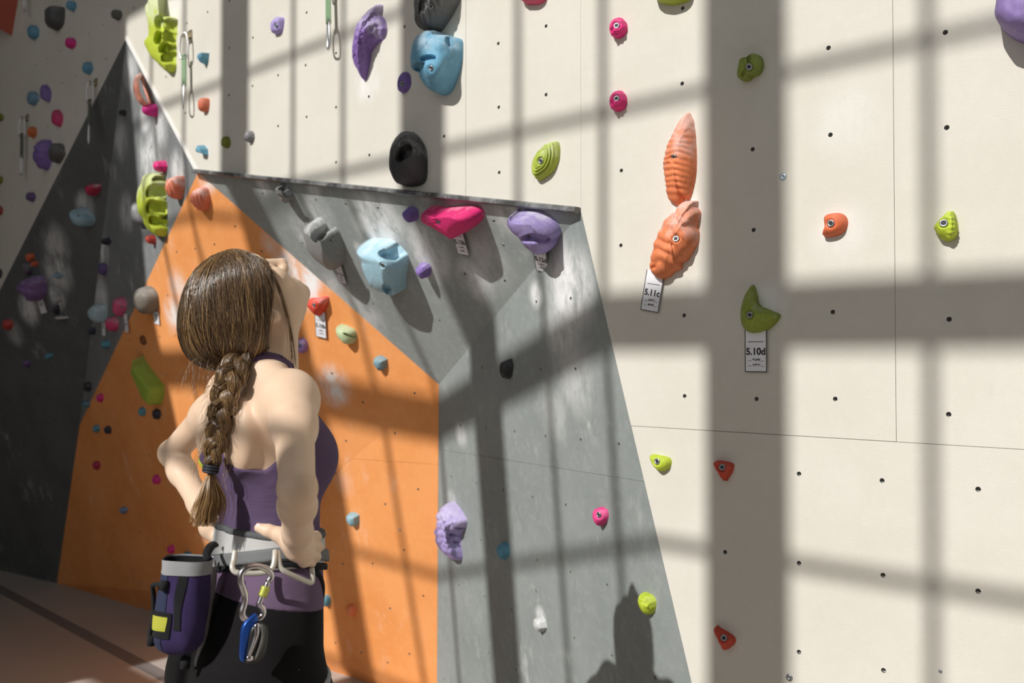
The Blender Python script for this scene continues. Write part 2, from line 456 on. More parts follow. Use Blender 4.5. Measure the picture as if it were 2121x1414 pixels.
# edge bar along the lip of the overhang and the pale joint strip
M_BAR = simple('worn_black_rubber', (0.07, 0.072, 0.073), 0.45, 0.0, bmp=(60, .3), var=(22, (0.24, 0.245, 0.25)))
M_STRIP = simple('pale_caulk', (0.80, 0.79, 0.76), 0.7)
def strip(name, a, b, mat, n, halfw, proud, label, ends=0.0, prof=6):
    d = (b - a) / np.linalg.norm(b - a); w = np.cross(n, d)
    mb = MB(); vs, fs = [], []
    prof_pts = [(-halfw, -0.002), (-halfw, proud * .7), (-halfw * .6, proud), (halfw * .6, proud), (halfw, proud * .7), (halfw, -0.002)]
    for e in (a - d * ends, b + d * ends):
        for (x, h) in prof_pts: vs.append(e + w * x + n * h)
    for k in range(5): fs.append((k, k + 1, 7 + k, 6 + k))
    fs += [tuple(range(6))[::-1], tuple(range(6, 12))]
    mb.add(vs, fs)
    o = mb.build(name, mat, None, False, (a + b) / 2)
    return tag(o, label, 'trim', kind='structure')
bar = strip('trim_1', onY(407, 355, -.004), onY(1200, 436, -.004), M_BAR, np.array([0, -1.0, 0]), 0.0085, 0.022, 'long worn black bar along the lip of the grey overhang')
M_SCREW = simple('zinc_screw', (0.62, 0.64, 0.66), 0.35, 0.9)
for px in (420, 505, 552, 642, 700, 775, 805, 925, 965, 980, 1010, 1085, 1190):
    f = (px - 407) / (1200 - 407); c = onY(407, 355, -.004) * (1 - f) + onY(1200, 436, -.004) * f + np.array([0, -.0225, 0.001])
    mb = MB(); mb.tube([c, c + np.array([0, -.0014, 0])], 0.0032, 8)
    mb.build('screw', M_SCREW, bar, False, c)
strip('trim_2', V['T'] + np.array([0, -.001, 0]), V['A'] + np.array([0, -.001, 0]), M_STRIP, np.array([0, -1.0, 0]), 0.010, 0.004, 'thin pale strip along the sloping cream panel edge beside the grey peak')
# ------------------------------------------------------------------ floor
M_FLOOR = simple('grey_vinyl_mat', (0.46, 0.43, 0.41), 0.62, bmp=(90, .15), var=(2.5, (0.50, 0.46, 0.43)))
M_FLOOR2 = simple('tan_vinyl_mat', (0.47, 0.415, 0.375), 0.55, bmp=(90, .15), var=(2.0, (0.50, 0.44, 0.395)))
M_SEAM = simple('dark_mat_seam', (0.20, 0.185, 0.185), 0.8, bmp=(120, .25))
floor = tag(empty('floor', (-2, -1.5, 0)), 'padded mat floor in grey and tan with a dark seam strip', 'floor', kind='structure')
s1, s2 = onZ(0, 1211), onZ(358, 1398); s3, s4 = onZ(0, 1229), onZ(305, 1414)
d1 = (s2 - s1) / np.linalg.norm(s2 - s1)
wS = abs(np.cross(s3 - s1, d1)[2])
nS = np.array([d1[1], -d1[0], 0]);
if nS @ (s3 - s1) < 0: nS = -nS
a0, a1 = s1 - d1 * 9, s1 + d1 * 16
def slab(name, poly, z, mat, lab):
    P = [np.array([p[0], p[1], z]) for p in poly]
    m = len(P); vs = P + [p - np.array([0, 0, 0.05]) for p in P]
    area = sum(P[i][0] * P[(i + 1) % m][1] - P[(i + 1) % m][0] * P[i][1] for i in range(m))
    top = tuple(range(m)) if area > 0 else tuple(range(m))[::-1]
    fs = [top, tuple(m + i for i in top[::-1])] + [(i, (i + 1) % m, m + (i + 1) % m, m + i) for i in range(m)]
    o = mesh_obj(name, vs, fs, mat, floor, False, np.mean(P, axis=0)); o['label'] = lab; return o
slab('floor_mat', [a0, a1, a1 - nS * 9, a0 - nS * 9], 0.0, M_FLOOR, 'grey mat next to the wall')
slab('seam_strip', [a0, a1, a1 + nS * wS, a0 + nS * wS], 0.0015, M_SEAM, 'dark seam strip')
slab('floor_mat', [a0 + nS * wS, a1 + nS * wS, a1 + nS * 12, a0 + nS * 12], 0.0, M_FLOOR2, 'tan mat')

# ------------------------------------------------------------------ the window wall behind the camera
WY = -4.5
def win(u, z): return (u - LAM * 4.5, z + MU * 4.5)       # a point of the shadow on the wall -> the bar that casts it
M_FRAME = simple('window_frame_paint', (0.55, 0.54, 0.52), 0.6)
M_PLASTER = simple('plaster', (0.62, 0.60, 0.56), 0.9)
ew = [onY(x, 200)[0] for x in (457, 515, 828, 920, 1457, 1632)]
wide = [(ew[4] + ew[5]) / 2 + (k - 2) * ((ew[4] + ew[5]) - (ew[0] + ew[1])) / 4 for k in range(0, 6)]
WW = 0.208
pitch = wide[1] - wide[0]; clear = pitch - WW
z_lo = np.mean([onY(1280, 725)[2], onY(1650, 720)[2]]); z_hi = np.mean([onY(1280, 610)[2], onY(1650, 588)[2]])
z_t1 = onY(1450, 190)[2]; z_t0 = onY(1650, 1205)[2]
H3 = z_t1 - z_hi
window = tag(empty('window_1', (-1.5, WY, 0)), 'tall industrial window grid behind the viewer', 'window', kind='structure')
SILL, HEAD = 1.2, 8.6
uW0 = -4.45 * SC
def wbox(name, u0, u1, z0, z1, dep, mat=M_FRAME, raw=False):
    (x0, a), (x1, b) = (win(u0, z0), win(u1, z1)) if not raw else ((u0 - LAM * 4.5, z0), (u1 - LAM * 4.5, z1))
    mb = MB(); mb.box((x0, WY - dep / 2, a), (x1, WY + dep / 2, b))
    return mb.build(name, mat, window, False, ((x0 + x1) / 2, WY, (a + b) / 2))
for c in wide: wbox('window_post', c - WW / 2, c + WW / 2, SILL, HEAD, 0.02, raw=True)
thinw = 0.026
for i in range(-1, len(wide) - 1):
    base = (wide[i] if i >= 0 else wide[0] - pitch) + WW / 2
    for k in (1, 2):
        c = base + clear * k / 3
        if c > uW0: wbox('mullion', c - thinw / 2, c + thinw / 2, SILL, HEAD, 0.012, raw=True)
uR = wide[-1] + .1
pan = z_hi - z_lo
rep = (z_t1 - z_hi) * 3
zz = z_lo
levels = []
for k in range(-2, 3):
    base_hi = z_hi + k * (rep + pan)
    levels.append(('w', base_hi - pan, base_hi)); levels.append(('t', base_hi + H3)); levels.append(('t', base_hi + 2 * H3))
for lv in levels:
    if lv[0] == 'w':
        if lv[1] + MU * 4.5 > SILL and lv[2] + MU * 4.5 < HEAD: wbox('transom', uW0, uR, lv[1], lv[2], 0.02)
    else:
        z = lv[1]
        if z + MU * 4.5 > SILL and z + MU * 4.5 < HEAD: wbox('glazing_bar', uW0, uR, z - thinw / 2, z + thinw / 2, 0.012)
wl = MB(); x0 = uW0 - LAM * 4.5
wl.box((-13, WY - .1, 0), (x0, WY + .1, 9.2)); wl.box((x0, WY - .1, 0), (uR, WY + .1, SILL)); wl.box((x0, WY - .1, HEAD), (uR, WY + .1, 9.2)); wl.box((uR, WY - .1, 0), (7, WY + .1, 9.2))
M_CEIL = simple('dark_ceiling_paint', (0.16, 0.16, 0.165), 0.9)
M_END = simple('dim_end_wall', (0.20, 0.195, 0.19), 0.9)
cl = MB(); cl.box((-13, WY - .1, 9.2), (7.2, 1.3, 9.35))
tag(cl.build('ceiling', M_CEIL), 'dark high ceiling of the hall', 'ceiling', kind='structure')
for nm, x0_, x1_, lb_ in (('wall_left', -13.15, -13.0, 'plain dim end wall at the far end of the hall'), ('wall_near', 7.0, 7.15, 'plain dim end wall behind the right picture edge')):
    ew_ = MB(); ew_.box((x0_, WY - .1, 0), (x1_, 1.3, 9.2))
    tag(ew_.build(nm, M_END), lb_, 'wall', kind='structure')
up_ = MB(); up_.box((-13, .02, TOPZ), (7.0, .12, 9.2)); up_.box((UR, .02, 0), (7.0, .12, TOPZ)); up_.box((-13, .02, 0), (UL, .12, TOPZ))
tag(up_.build('wall_upper', M_PLASTER), 'plain wall above and beyond the climbing panels', 'wall', kind='structure')
tag(wl.build('wall_window', M_PLASTER), 'plain plaster wall holding the tall window', 'wall', kind='structure')
# ------------------------------------------------------------------ climbing holds
M_BOLT = simple('bolt_steel', (0.34, 0.35, 0.37), 0.38, 0.85)
M_SOCKET = simple('bolt_socket', (0.02, 0.02, 0.022), 0.6)
PINK, MAG, PURP, LAV = (0.80, 0.035, 0.23), (0.66, 0.03, 0.26), (0.20, 0.125, 0.40), (0.40, 0.32, 0.66)
LIME, LIME_SHADED, BLUE, TEAL = (0.50, 0.62, 0.045), (0.25, 0.32, 0.06), (0.16, 0.40, 0.58), (0.10, 0.30, 0.42)  # the dark green is lime with shade put into the colour
SALM, ORNG, RED, CHAR, GREYH = (0.80, 0.24, 0.10), (0.74, 0.165, 0.065), (0.62, 0.075, 0.04), (0.055, 0.056, 0.06), (0.30, 0.31, 0.315)
PALEG, TAUPE, SKYB, BROWN = (0.52, 0.62, 0.36), (0.20, 0.175, 0.145), (0.42, 0.66, 0.78), (0.20, 0.07, 0.03)
def socket(pos, n, parent, r=0.0062):
    """steel bolt head with a dark hex socket, sunk in its pit"""
    e = np.cross(n, (0.3, 0.2, 0.9)); e /= np.linalg.norm(e); g = np.cross(n, e)
    vs, fs = [], []
    prof = [(r * 1.28, 0.0), (r * 1.22, 0.0012), (r * 0.98, 0.0014), (r * .62, 0.0012), (r * .58, -0.003)]
    for (q, h) in prof:
        for k in range(12):
            a = 2 * math.pi * k / 12
            vs.append(pos + n * h + (e * math.cos(a) + g * math.sin(a)) * q)
    for i in range(len(prof) - 1):
        for k in range(12):
            l = (k + 1) % 12; fs.append((i * 12 + k, i * 12 + l, (i + 1) * 12 + l, (i + 1) * 12 + k))
    b = mesh_obj('bolt', vs, fs, M_BOLT, parent, True, pos)
    hx = [pos + n * -0.0026 + (e * math.cos(k * math.pi / 3) + g * math.sin(k * math.pi / 3)) * r * .6 for k in range(6)]
    hx2 = [p + n * 0.0040 for p in hx]
    mesh_obj('hex_socket', hx2 + hx, [tuple(range(6))] + [(k, 6 + k, 6 + (k + 1) % 6, (k + 1) % 6) for k in range(6)], M_SOCKET, b, False, pos)
def ell(cx, cy, w, h, ang=0, n=14, jit=0.06, seed=0, tip=0.0):
    rr = random.Random(int(cx * 13 + cy * 7 + seed)); out = []
    for k in range(n):
        a = 2 * math.pi * k / n
        q = 1 + rr.uniform(-jit, jit)
        x = math.cos(a) * w / 2 * q; y = math.sin(a) * h / 2 * q
        if tip and y > 0: x *= (1 - tip * (y / (h / 2)))
        c, s = math.cos(math.radians(ang)), math.sin(math.radians(ang))
        out.append((cx + x * c - y * s, cy + x * s + y * c))
    return out
def hold(name, label, col, pts, H, chalk=0.3, peak=None, p=2.4, bolt=None, pits=(), bumps=(), ridges=None, cells=None, rough=None, flat=False,
         nseg=44, nring=11, sharp=False, group=None, inset=0.55, terr=None, cat='climbing hold', mat=None, plat=0.0):
    P2 = np.array(pts, dtype=float)
    c0 = P2.mean(0)
    pos, pn = hit(*c0); pl = pn['pl']; n = pl[0]; e1, e2 = basis(pl)
    if flat: nseg, nring = min(nseg, max(9, len(pts))), 4
    ring = P2 if (flat and len(pts) >= 7) else (catmull(P2, nseg, True) if not sharp else resample(P2, nseg))
    nseg = len(ring)
    W = np.array([onP(x, y, pl) for x, y in ring])
    # the sight line is oblique: the outline on the camera-far side is drawn by the raised body, so the foot sits further in
    vdir = (pos - CAM); vdir = vdir - n * (vdir @ n); vl = np.linalg.norm(vdir); vd = vdir / (vl + 1e-9)
    slant = vl / abs((pos - CAM) @ n)
    cen = W.mean(0)
    off = W - cen; ext = np.abs(off @ vd).max() + 1e-9
    for i in range(nseg):
        k = (off[i] @ vd) / ext
        if k > 0: W[i] -= vd * (k ** 0.7) * min(inset * H * slant, ext * 0.8)
    org = W.mean(0)
    uv = np.stack([(W - org) @ e1, (W - org) @ e2], 1)
    if peak is None: pk = uv.mean(0)
    else:
        q = onP(*peak, pl, H * .9); pk = np.array([(q - org) @ e1, (q - org) @ e2])
    def loc(px, py, lift):
        q = onP(px, py, pl, lift); return np.array([(q - org) @ e1, (q - org) @ e2])
    seed = Vector((c0[0] * .37, c0[1] * .21, 3.1))
    vs, rr_ = [], []
    for j in range(nring + 1):
        t = j / nring
        r = 1 - (1 - t) ** 1.35 if not flat else t           # denser at the foot
        if j == nring: r = 1.0
        h = H * (max(0.0, 1 - (1 - min(1, r / (1 - plat))) ** p)) ** (1 / p) if r > 0 else -0.002
        for i in range(nseg if j < nring else 1):
            q = uv[i] * (1 - r) + pk * r
            vs.append(org + e1 * q[0] + e2 * q[1] + n * h); rr_.append(r)
    fs = []
    for j in range(nring - 1):
        for i in range(nseg):
            k = (i + 1) % nseg
            fs.append((j * nseg + i, j * nseg + k, (j + 1) * nseg + k, (j + 1) * nseg + i))
    top = nring * nseg
    for i in range(nseg): fs.append(((nring - 1) * nseg + i, (nring - 1) * nseg + (i + 1) % nseg, top))
    vs = np.array(vs); rr_ = np.array(rr_)
    a, b, c = (vs[q] for q in fs[-1][:3])
    if np.cross(b - a, c - a) @ n < 0: fs = [f[::-1] for f in fs]
    def vnormals():
        N = np.zeros_like(vs)
        for f in fs:
            g = np.cross(vs[f[1]] - vs[f[0]], vs[f[2]] - vs[f[0]])
            if len(f) == 4: g = g + np.cross(vs[f[2]] - vs[f[0]], vs[f[3]] - vs[f[0]])
            for q in f: N[q] += g
        return N / (np.linalg.norm(N, axis=1)[:, None] + 1e-12)
    def seen(px, py):
        """the spot of the body that the sight line meets"""
        d = ray(px, py); bv = BVHTree.FromPolygons([Vector(v) for v in vs], fs)
        hh = bv.ray_cast(Vector(CAM), Vector(d / np.linalg.norm(d)))
        if hh[0] is None:
            nn_ = bv.find_nearest(Vector(onP(px, py, pl, H * .5))); return np.array(nn_[0]), np.array(nn_[1])
        return np.array(hh[0]), np.array(hh[1])
    if ridges or cells or rough or terr or bumps:
        N = vnormals(); w = np.minimum(1.0, rr_ * 4); L_ = vs - org; u_, v_, h_ = L_ @ e1, L_ @ e2, L_ @ n
        D = np.zeros(len(vs))
        if ridges:
            ra = math.radians(ridges[0]); s_ = u_ * math.cos(ra) + v_ * math.sin(ra) - h_ * .55 * math.cos(ra)
            wob = np.array([noise.noise(Vector((x * 28, y * 28, z * 28)) + seed) for x, y, z in zip(u_, v_, h_)])
            D += ridges[2] * (np.abs(np.sin(math.pi * s_ / ridges[1] + wob * 1.4)) - .55)
        if terr: D += terr[1] * np.sin(2 * math.pi * rr_ * terr[0]) * (rr_ < terr[2])
        if cells:
            for i_ in range(len(vs)):
                d_, _ = noise.voronoi(Vector((u_[i_], v_[i_], h_[i_])) * cells[0] + seed)
                e_ = min(1.0, (d_[1] - d_[0]) * 1.8); D[i_] += -cells[1] * e_ if cells[1] > 0 else -cells[1] * (e_ - .5)
        if rough:
            D += rough[1] * np.array([noise.fractal(Vector((x, y, z)) * rough[0] + seed, 1.0, 2.0, 3) for x, y, z in zip(u_, v_, h_)])
        for bb in bumps:
            hp, _n = seen(bb[0], bb[1]); D += bb[3] * np.exp(-((vs - hp) ** 2).sum(1) / (2 * bb[2] ** 2))
        vs = vs + N * (D * w)[:, None]
    for pt in pits:
        hp, hn = seen(pt[0], pt[1]); asp = pt[4] if len(pt) > 4 else 1.0; an = math.radians(pt[5] if len(pt) > 5 else 0.0)
        vd_ = hp - CAM; vd_ /= np.linalg.norm(vd_)
        dirn = vd_ * .7 - hn * .3; dirn /= np.linalg.norm(dirn)
        rel_ = vs - hp; x_ = rel_ @ RIGHT; y_ = rel_ @ UP
        xr, yr = x_ * math.cos(an) + y_ * math.sin(an), (-x_ * math.sin(an) + y_ * math.cos(an)) / asp
        d_ = np.sqrt(xr ** 2 + yr ** 2) / pt[2]
        near = np.clip((2.6 * pt[2] * max(1, asp) - np.abs(rel_ @ vd_)) / (.6 * pt[2]), 0, 1)
        fall = np.clip((1.25 - d_) / .42, 0, 1) ** 1.1 * near
        vs = vs + dirn[None] * (pt[3] * fall)[:, None]
        low = (vs - org) @ n
        vs = vs + n[None] * np.where(rr_ > 0, np.maximum(0, .0012 - low), 0)[:, None]
    bp = None
    if bolt:
        hp, hn = seen(*bolt)
        bn = hn * .55 + n * .45; bn /= np.linalg.norm(bn)
        d_ = np.linalg.norm(vs - hp, axis=1) / .0098
        vs = vs - bn[None] * (.0050 * np.clip((1.25 - d_) / .35, 0, 1))[:, None]
        bp = hp - bn * .0040
    m = mat or hold_mat(col, chalk)
    if bolt:
        root = empty(name, tuple(org))
        o = mesh_obj('hold_body', vs, fs, m, root, not flat, org)
        socket(bp, bn, root)
    else:
        root = mesh_obj(name, vs, fs, m, None, not flat, org)
    tag(root, label, cat, group)
    return root
def resample(P, n):
    P = np.asarray(P); Q = np.vstack([P, P[:1]]); L = np.r_[0, np.cumsum(np.linalg.norm(np.diff(Q, axis=0), axis=1))]
    # keep the corners, fill between
    out = []
    per = L[-1] / n
    for i in range(len(P)):
        k = max(1, int(round((L[i + 1] - L[i]) / per)))
        for j in range(k): out.append(Q[i] + (Q[i + 1] - Q[i]) * j / k)
    return np.array(out)
GW, GA = 'holds on the cream wall', 'holds in the grey and orange recess'
h = hold
# --- big holds on the cream wall
h('climbing_hold', 'dark charcoal egg-shaped jug with a deep scoop above the black bar', CHAR, [(805,335),(807,312),(814,294),(826,280),(845,272),(862,277),(872,287),(881,303),(885,318),(886,345),(885,366),(880,379),(866,386),(846,387),(829,381),(815,366),(808,351)], .085, .22, peak=(840,318), p=2.6,
  pits=[(834,314,.018,.06,1.55,-38)], bolt=(822,298), bumps=[(866,325,.02,.006)], rough=(18,.003), nring=34, nseg=90, group=GW)
h('climbing_hold', 'grey striated hold at the top edge above the big blue one', (0.16,0.16,0.16), [(862,-10),(864,20),(870,45),(880,64),(897,68),(915,65),(930,45),(945,20),(956,-10),(950,-50),(910,-75),(868,-50)], .10, .55, peak=(895,0), ridges=(-12,.016,.009), bolt=(893,13), pits=[(878,5,.014,.03,1.6,-20)], nring=30, nseg=120, group=GW)
h('climbing_hold', 'large blue hold with a chalked block on top and a round knob', BLUE, [(851,108),(855,86),(868,72),(890,67),(915,67),(926,79),(940,78),(957,82),(960,100),(957,130),(950,160),(940,185),(930,196),(918,198),(905,190),(892,172),(876,153),(857,146),(852,128)], .085, .35, peak=(897,118), p=3.0,
  bumps=[(880,88,.030,.018),(900,140,.022,.030)], pits=[(866,140,.010,.03,2.2,75),(885,119,.008,.025,3.0,75),(930,85,.008,.015,2.0,10)], bolt=(891,141), rough=(30,.003), nring=34, nseg=110, group=GW)
h('climbing_hold', 'purple fang-shaped hold with a honeycombed outer rim', (0.24,0.14,0.42), [(793,9),(794,18),(791,30),(799,42),(802,55),(803,62),(798,78),(786,95),(776,108),(769,122),(765,142),(761,160),(756,168),(750,158),(743,148),(734,138),(729,122),(730,95),(734,70),(738,50),(750,33),(766,18),(782,10)], .07, .42, peak=(748,72), p=1.7, cells=(46,.007),
  pits=[(772,82,.024,.013,1.7,-18)], nring=34, nseg=110, inset=.35, group=GW)
h('climbing_hold', 'small plum oval hold below the large blue hold', PURP, ell(838.5,171,27,46,8,16,.03), .03, .05, bolt=(831,173), group=GW)
h('climbing_hold', 'small lilac mug-shaped hold left of the fang-shaped hold', LAV, [(563,45),(573,38),(588,36),(589,50),(585,66),(577,72),(567,70),(562,58)], .03, .1, bolt=(570,53), group=GW)
h('climbing_hold', 'lime shell-shaped hold with stepped grooves above the bar end', (0.42,0.52,0.07), [(1100,352),(1102,336),(1110,322),(1120,310),(1132,303),(1143,297),(1155,293),(1159,296),(1161,312),(1159,330),(1152,348),(1143,360),(1130,369),(1120,374),(1108,370),(1102,362)], .042, .3, peak=(1117,330), p=2.0, bolt=(1118,333), terr=(7.5,.0030,.52), nring=40, nseg=64, group=GW)
for (cy_, wh) in ((58, 'upper'), (209, 'lower')):
    h('climbing_hold', f'{wh} of two round warty magenta holds one above the other', PINK, ell(1281,cy_,38,45,0,16,.03), .034, .12, bolt=(1276,cy_-6), p=2.1,
      bumps=[(1281+dx,cy_+dy,.0036,.0070) for dx,dy in ((-12,10),(-2,14),(8,10),(12,-2),(6,-14),(-6,4),(3,2),(-13,-2))], nring=20, nseg=60, group=GW)
h('climbing_hold', 'pink hold cut by the top edge of the picture', (0.72,0.10,0.20), ell(1105,-10,64,42,0,16,.03), .04, .1, group=GW)
h('climbing_hold', 'big lime hold cut by the top edge of the picture', (0.42,0.52,0.06), ell(1393,-22,98,68,0,18,.03), .06, .15, group=GW)
h('climbing_hold', 'large lilac hold in the top right corner of the picture', (0.28,0.20,0.46), [(2085,-30),(2072,-12),(2066,15),(2065,38),(2072,55),(2085,70),(2108,86),(2150,95),(2200,70),(2205,0),(2150,-40)], .10, .5, p=2.8, rough=(14,.008), nring=16, group=GW)
h('climbing_hold', 'lime lobed hold darkened for the shade band at the upper right', LIME_SHADED, [(1530,160),(1531,125),(1538,118),(1548,119),(1553,123),(1560,114),(1572,114),(1581,124),(1582,142),(1574,156),(1562,160),(1556,167),(1546,170),(1537,166)], .045, .05, bolt=(1551,138), pits=[(1551,120,.004,.016,2.4,-5),(1540,152,.004,.008,1.0,0)], nring=26, nseg=84, group=GW)
h('climbing_hold', 'tall orange pointed hold with fishbone ridges', SALM, [(1423,231),(1430,240),(1437,252),(1441,272),(1443,300),(1444,330),(1443,360),(1437,390),(1430,411),(1425,415),(1420,411),(1415,424),(1410,427),(1397,424),(1388,414),(1383,395),(1376,365),(1372,340),(1376,315),(1382,293),(1392,275),(1400,257),(1412,240)], .052, .36, peak=(1398,330), p=1.8, ridges=(80,.0135,.0045), bolt=(1394,327), nring=30, nseg=140, inset=.35, group=GW)
h('climbing_hold', 'orange lumpy hold with wavy ribs above the 5.11c tag', SALM, [(1425,417),(1436,415),(1447,416),(1446,428),(1453,441),(1449,455),(1447,470),(1450,485),(1446,505),(1438,520),(1430,533),(1425,540),(1415,545),(1413,557),(1402,562),(1393,570),(1385,574),(1365,578),(1350,570),(1344,557),(1346,535),(1352,510),(1362,485),(1375,460),(1390,444),(1408,435),(1415,425)], .062, .42, peak=(1395,495), p=2.2, ridges=(58,.027,.006), bolt=(1399,493), rough=(20,.003), pits=[(1353,553,.0045,.01)], nring=30, nseg=120, inset=.4, group=GW)
h('climbing_hold', 'small smooth orange hold right of the wide shade band', ORNG, [(1703,489),(1707,470),(1704,450),(1713,442),(1735,440),(1750,445),(1757,457),(1755,472),(1745,484),(1725,491)], .032, .08, bolt=(1719,462), p=2.2, group=GW)
h('climbing_hold', 'lime hold with a studded side near the right edge', LIME, [(1931,470),(1943,454),(1960,440),(1970,436),(1978,441),(1984,460),(1985,480),(1978,495),(1965,500),(1950,496),(1940,485)], .038, .08, bolt=(1954,461), p=1.9, peak=(1952,466),
  bumps=[(1966+dx,448+dy,.0030,.0075) for dx in (0,7,14) for dy in (-4,5,14,23,32,41)], nring=26, nseg=72, group=GW)
h('climbing_hold', 'lime crescent hold darkened for shade, with a chalky scoop above the 5.10d tag', (0.27,0.34,0.05), [(1555,588),(1563,600),(1572,618),(1585,632),(1600,643),(1612,648),(1618,653),(1613,664),(1600,678),(1585,687),(1565,691),(1545,687),(1533,675),(1528,655),(1530,630),(1537,610),(1546,597)], .05, .30, peak=(1552,650), p=1.7, bolt=(1551,652), pits=[(1580,630,.012,.010,1.8,-45)], nring=26, nseg=90, group=GW)  # lime hold, its dark green carries the shade of the band
h('climbing_hold', 'small lime hold just right of the grey panel edge', LIME, [(1344,942),(1365,942),(1385,946),(1392,955),(1388,968),(1375,976),(1362,972),(1350,960)], .028, .05, bolt=(1359,955), group=GW)
h('climbing_hold', 'small rust wedge hold at the foot of the wide shade band, the higher one', RED, [(1476,956),(1500,954),(1520,960),(1519,975),(1510,990),(1504,996),(1490,978)], .03, .05, bolt=(1494,967), group=GW, rough=(60,.002))
h('climbing_hold', 'small rust wedge hold low in the wide shade band, near the bottom edge', RED, [(1481,1296),(1500,1303),(1522,1318),(1523,1332),(1505,1346),(1500,1343),(1490,1325)], .03, .05, bolt=(1498,1320), group=GW, rough=(60,.002))
# --- grey overhang
h('climbing_hold', 'small grey jug near the left end of the black bar', (0.26,0.265,0.265), [(575,398),(577,385),(586,381),(596,384),(604,394),(611,408),(604,414),(594,420),(582,412)], .055, .3, peak=(586,392), pits=[(584,391,.010,.035)], bolt=(580,407), nring=28, nseg=72, group=GA)
h('climbing_hold', 'large grey jug with a wide mouth on the overhang', (0.30,0.305,0.30), [(636,487),(638,472),(649,457),(662,450),(672,458),(684,474),(695,470),(703,480),(711,500),(716,520),(714,540),(705,552),(690,552),(670,545),(650,533),(638,513)], .10, .4, peak=(668,498), p=2.8, pits=[(664,488,.019,.075,1.35,-30)], bolt=(686,498), nring=40, nseg=110, group=GA)
h('climbing_hold', 'big pale blue hold with a pocket on the grey overhang', SKYB, [(752,506),(765,495),(790,493),(815,498),(835,512),(846,530),(847,545),(842,575),(840,597),(818,600),(798,603),(780,598),(768,592),(757,562),(757,540),(762,525)], .105, .4, peak=(793,545), p=3.0, pits=[(806,527,.030,.06,.48,-12),(800,600,.014,.04,1.0,0)], bolt=(791,550), nring=40, nseg=120, group=GA)
h('climbing_hold', 'hot pink sloping hold tucked under the black bar', (0.78,0.035,0.20), [(867,457),(872,442),(885,435),(920,430),(960,425),(985,424),(1000,431),(1004,445),(995,460),(975,475),(955,485),(935,482),(900,470),(878,464)], .095, .38, peak=(935,447), p=2.6, bolt=(906,461), nring=16, nseg=64, group=GA)
h('climbing_hold', 'dark purple wedge left of the hot pink hold', PURP, [(840,432),(847,428),(857,428),(866,432),(868,446),(862,458),(852,455),(843,443)], .045, .1, flat=True, group=GA)
h('climbing_hold', 'lavender saddle-shaped hold above the 5.12d tag', (0.36,0.29,0.58), [(1050,462),(1058,445),(1075,436),(1100,433),(1125,438),(1150,455),(1162,475),(1160,492),(1150,512),(1125,517),(1105,515),(1090,505),(1078,487),(1062,480)], .10, .55, peak=(1105,462), p=2.6, bolt=(1092,488), pits=[(1112,494,.040,.03,.22,-4)], nring=34, nseg=100, group=GA)
h('climbing_hold', 'small purple wedge beside the pale blue hold', (0.26,0.17,0.48), [(866,550),(873,543),(888,545),(893,551),(894,565),(886,575),(878,570),(872,563)], .045, .3, flat=True, group=GA)
# --- grey side panel
h('climbing_hold', 'small black hold in shade on the grey side panel', (0.035,0.036,0.04), [(1040,768),(1046,752),(1052,744),(1061,742),(1065,756),(1061,780),(1052,786),(1044,778)], .035, .05, flat=True, group=GA)
h('climbing_hold', 'lilac craggy rock hold beside the orange panel edge', (0.42,0.34,0.66), [(899,1100),(909,1086),(911,1066),(922,1052),(937,1038),(949,1046),(960,1062),(968,1077),(965,1092),(958,1103),(955,1125),(958,1145),(956,1160),(937,1157),(918,1147),(902,1136),(899,1120)], .07, .25, peak=(925,1085), p=2.2, cells=(34,-.010), pits=[(950,1095,.012,.018,.35,-15),(938,1108,.014,.02,.35,-5),(945,1122,.012,.018,.3,0)], nring=34, nseg=110, group=GA)
h('climbing_hold', 'small pink knob on the grey side panel near the cream edge', (0.80,0.06,0.26), [(1232,1070),(1235,1055),(1246,1049),(1258,1055),(1261,1068),(1256,1082),(1247,1089),(1238,1083)], .032, .15, bolt=(1238,1066), bumps=[(1252,1062,.005,.006),(1250,1076,.005,.005)], nring=16, group=GA)
h('climbing_hold', 'small teal faceted hold in the shadow stripe of the side panel', TEAL, [(1031,1140),(1035,1125),(1047,1120),(1056,1130),(1056,1148),(1046,1160),(1036,1153)], .03, .05, flat=True, group=GA)
h('climbing_hold', 'small whitish chalked foothold low on the grey side panel', (0.55,0.56,0.55), [(1106,1290),(1112,1276),(1124,1274),(1131,1286),(1134,1300),(1125,1309),(1114,1303)], .028, .6, flat=True, group=GA)
h('climbing_hold', 'lime studded hold beside the climber shadow', LIME, [(1324,1242),(1328,1228),(1340,1226),(1355,1235),(1360,1250),(1355,1268),(1345,1272),(1332,1260)], .034, .12, p=2.0, bumps=[(1336+dx,1234+dy,.0030,.0075) for dx,dy in ((0,0),(9,4),(16,12),(2,10),(10,14),(17,22),(4,20),(11,25),(-6,8))], nring=20, nseg=60, group=GA)
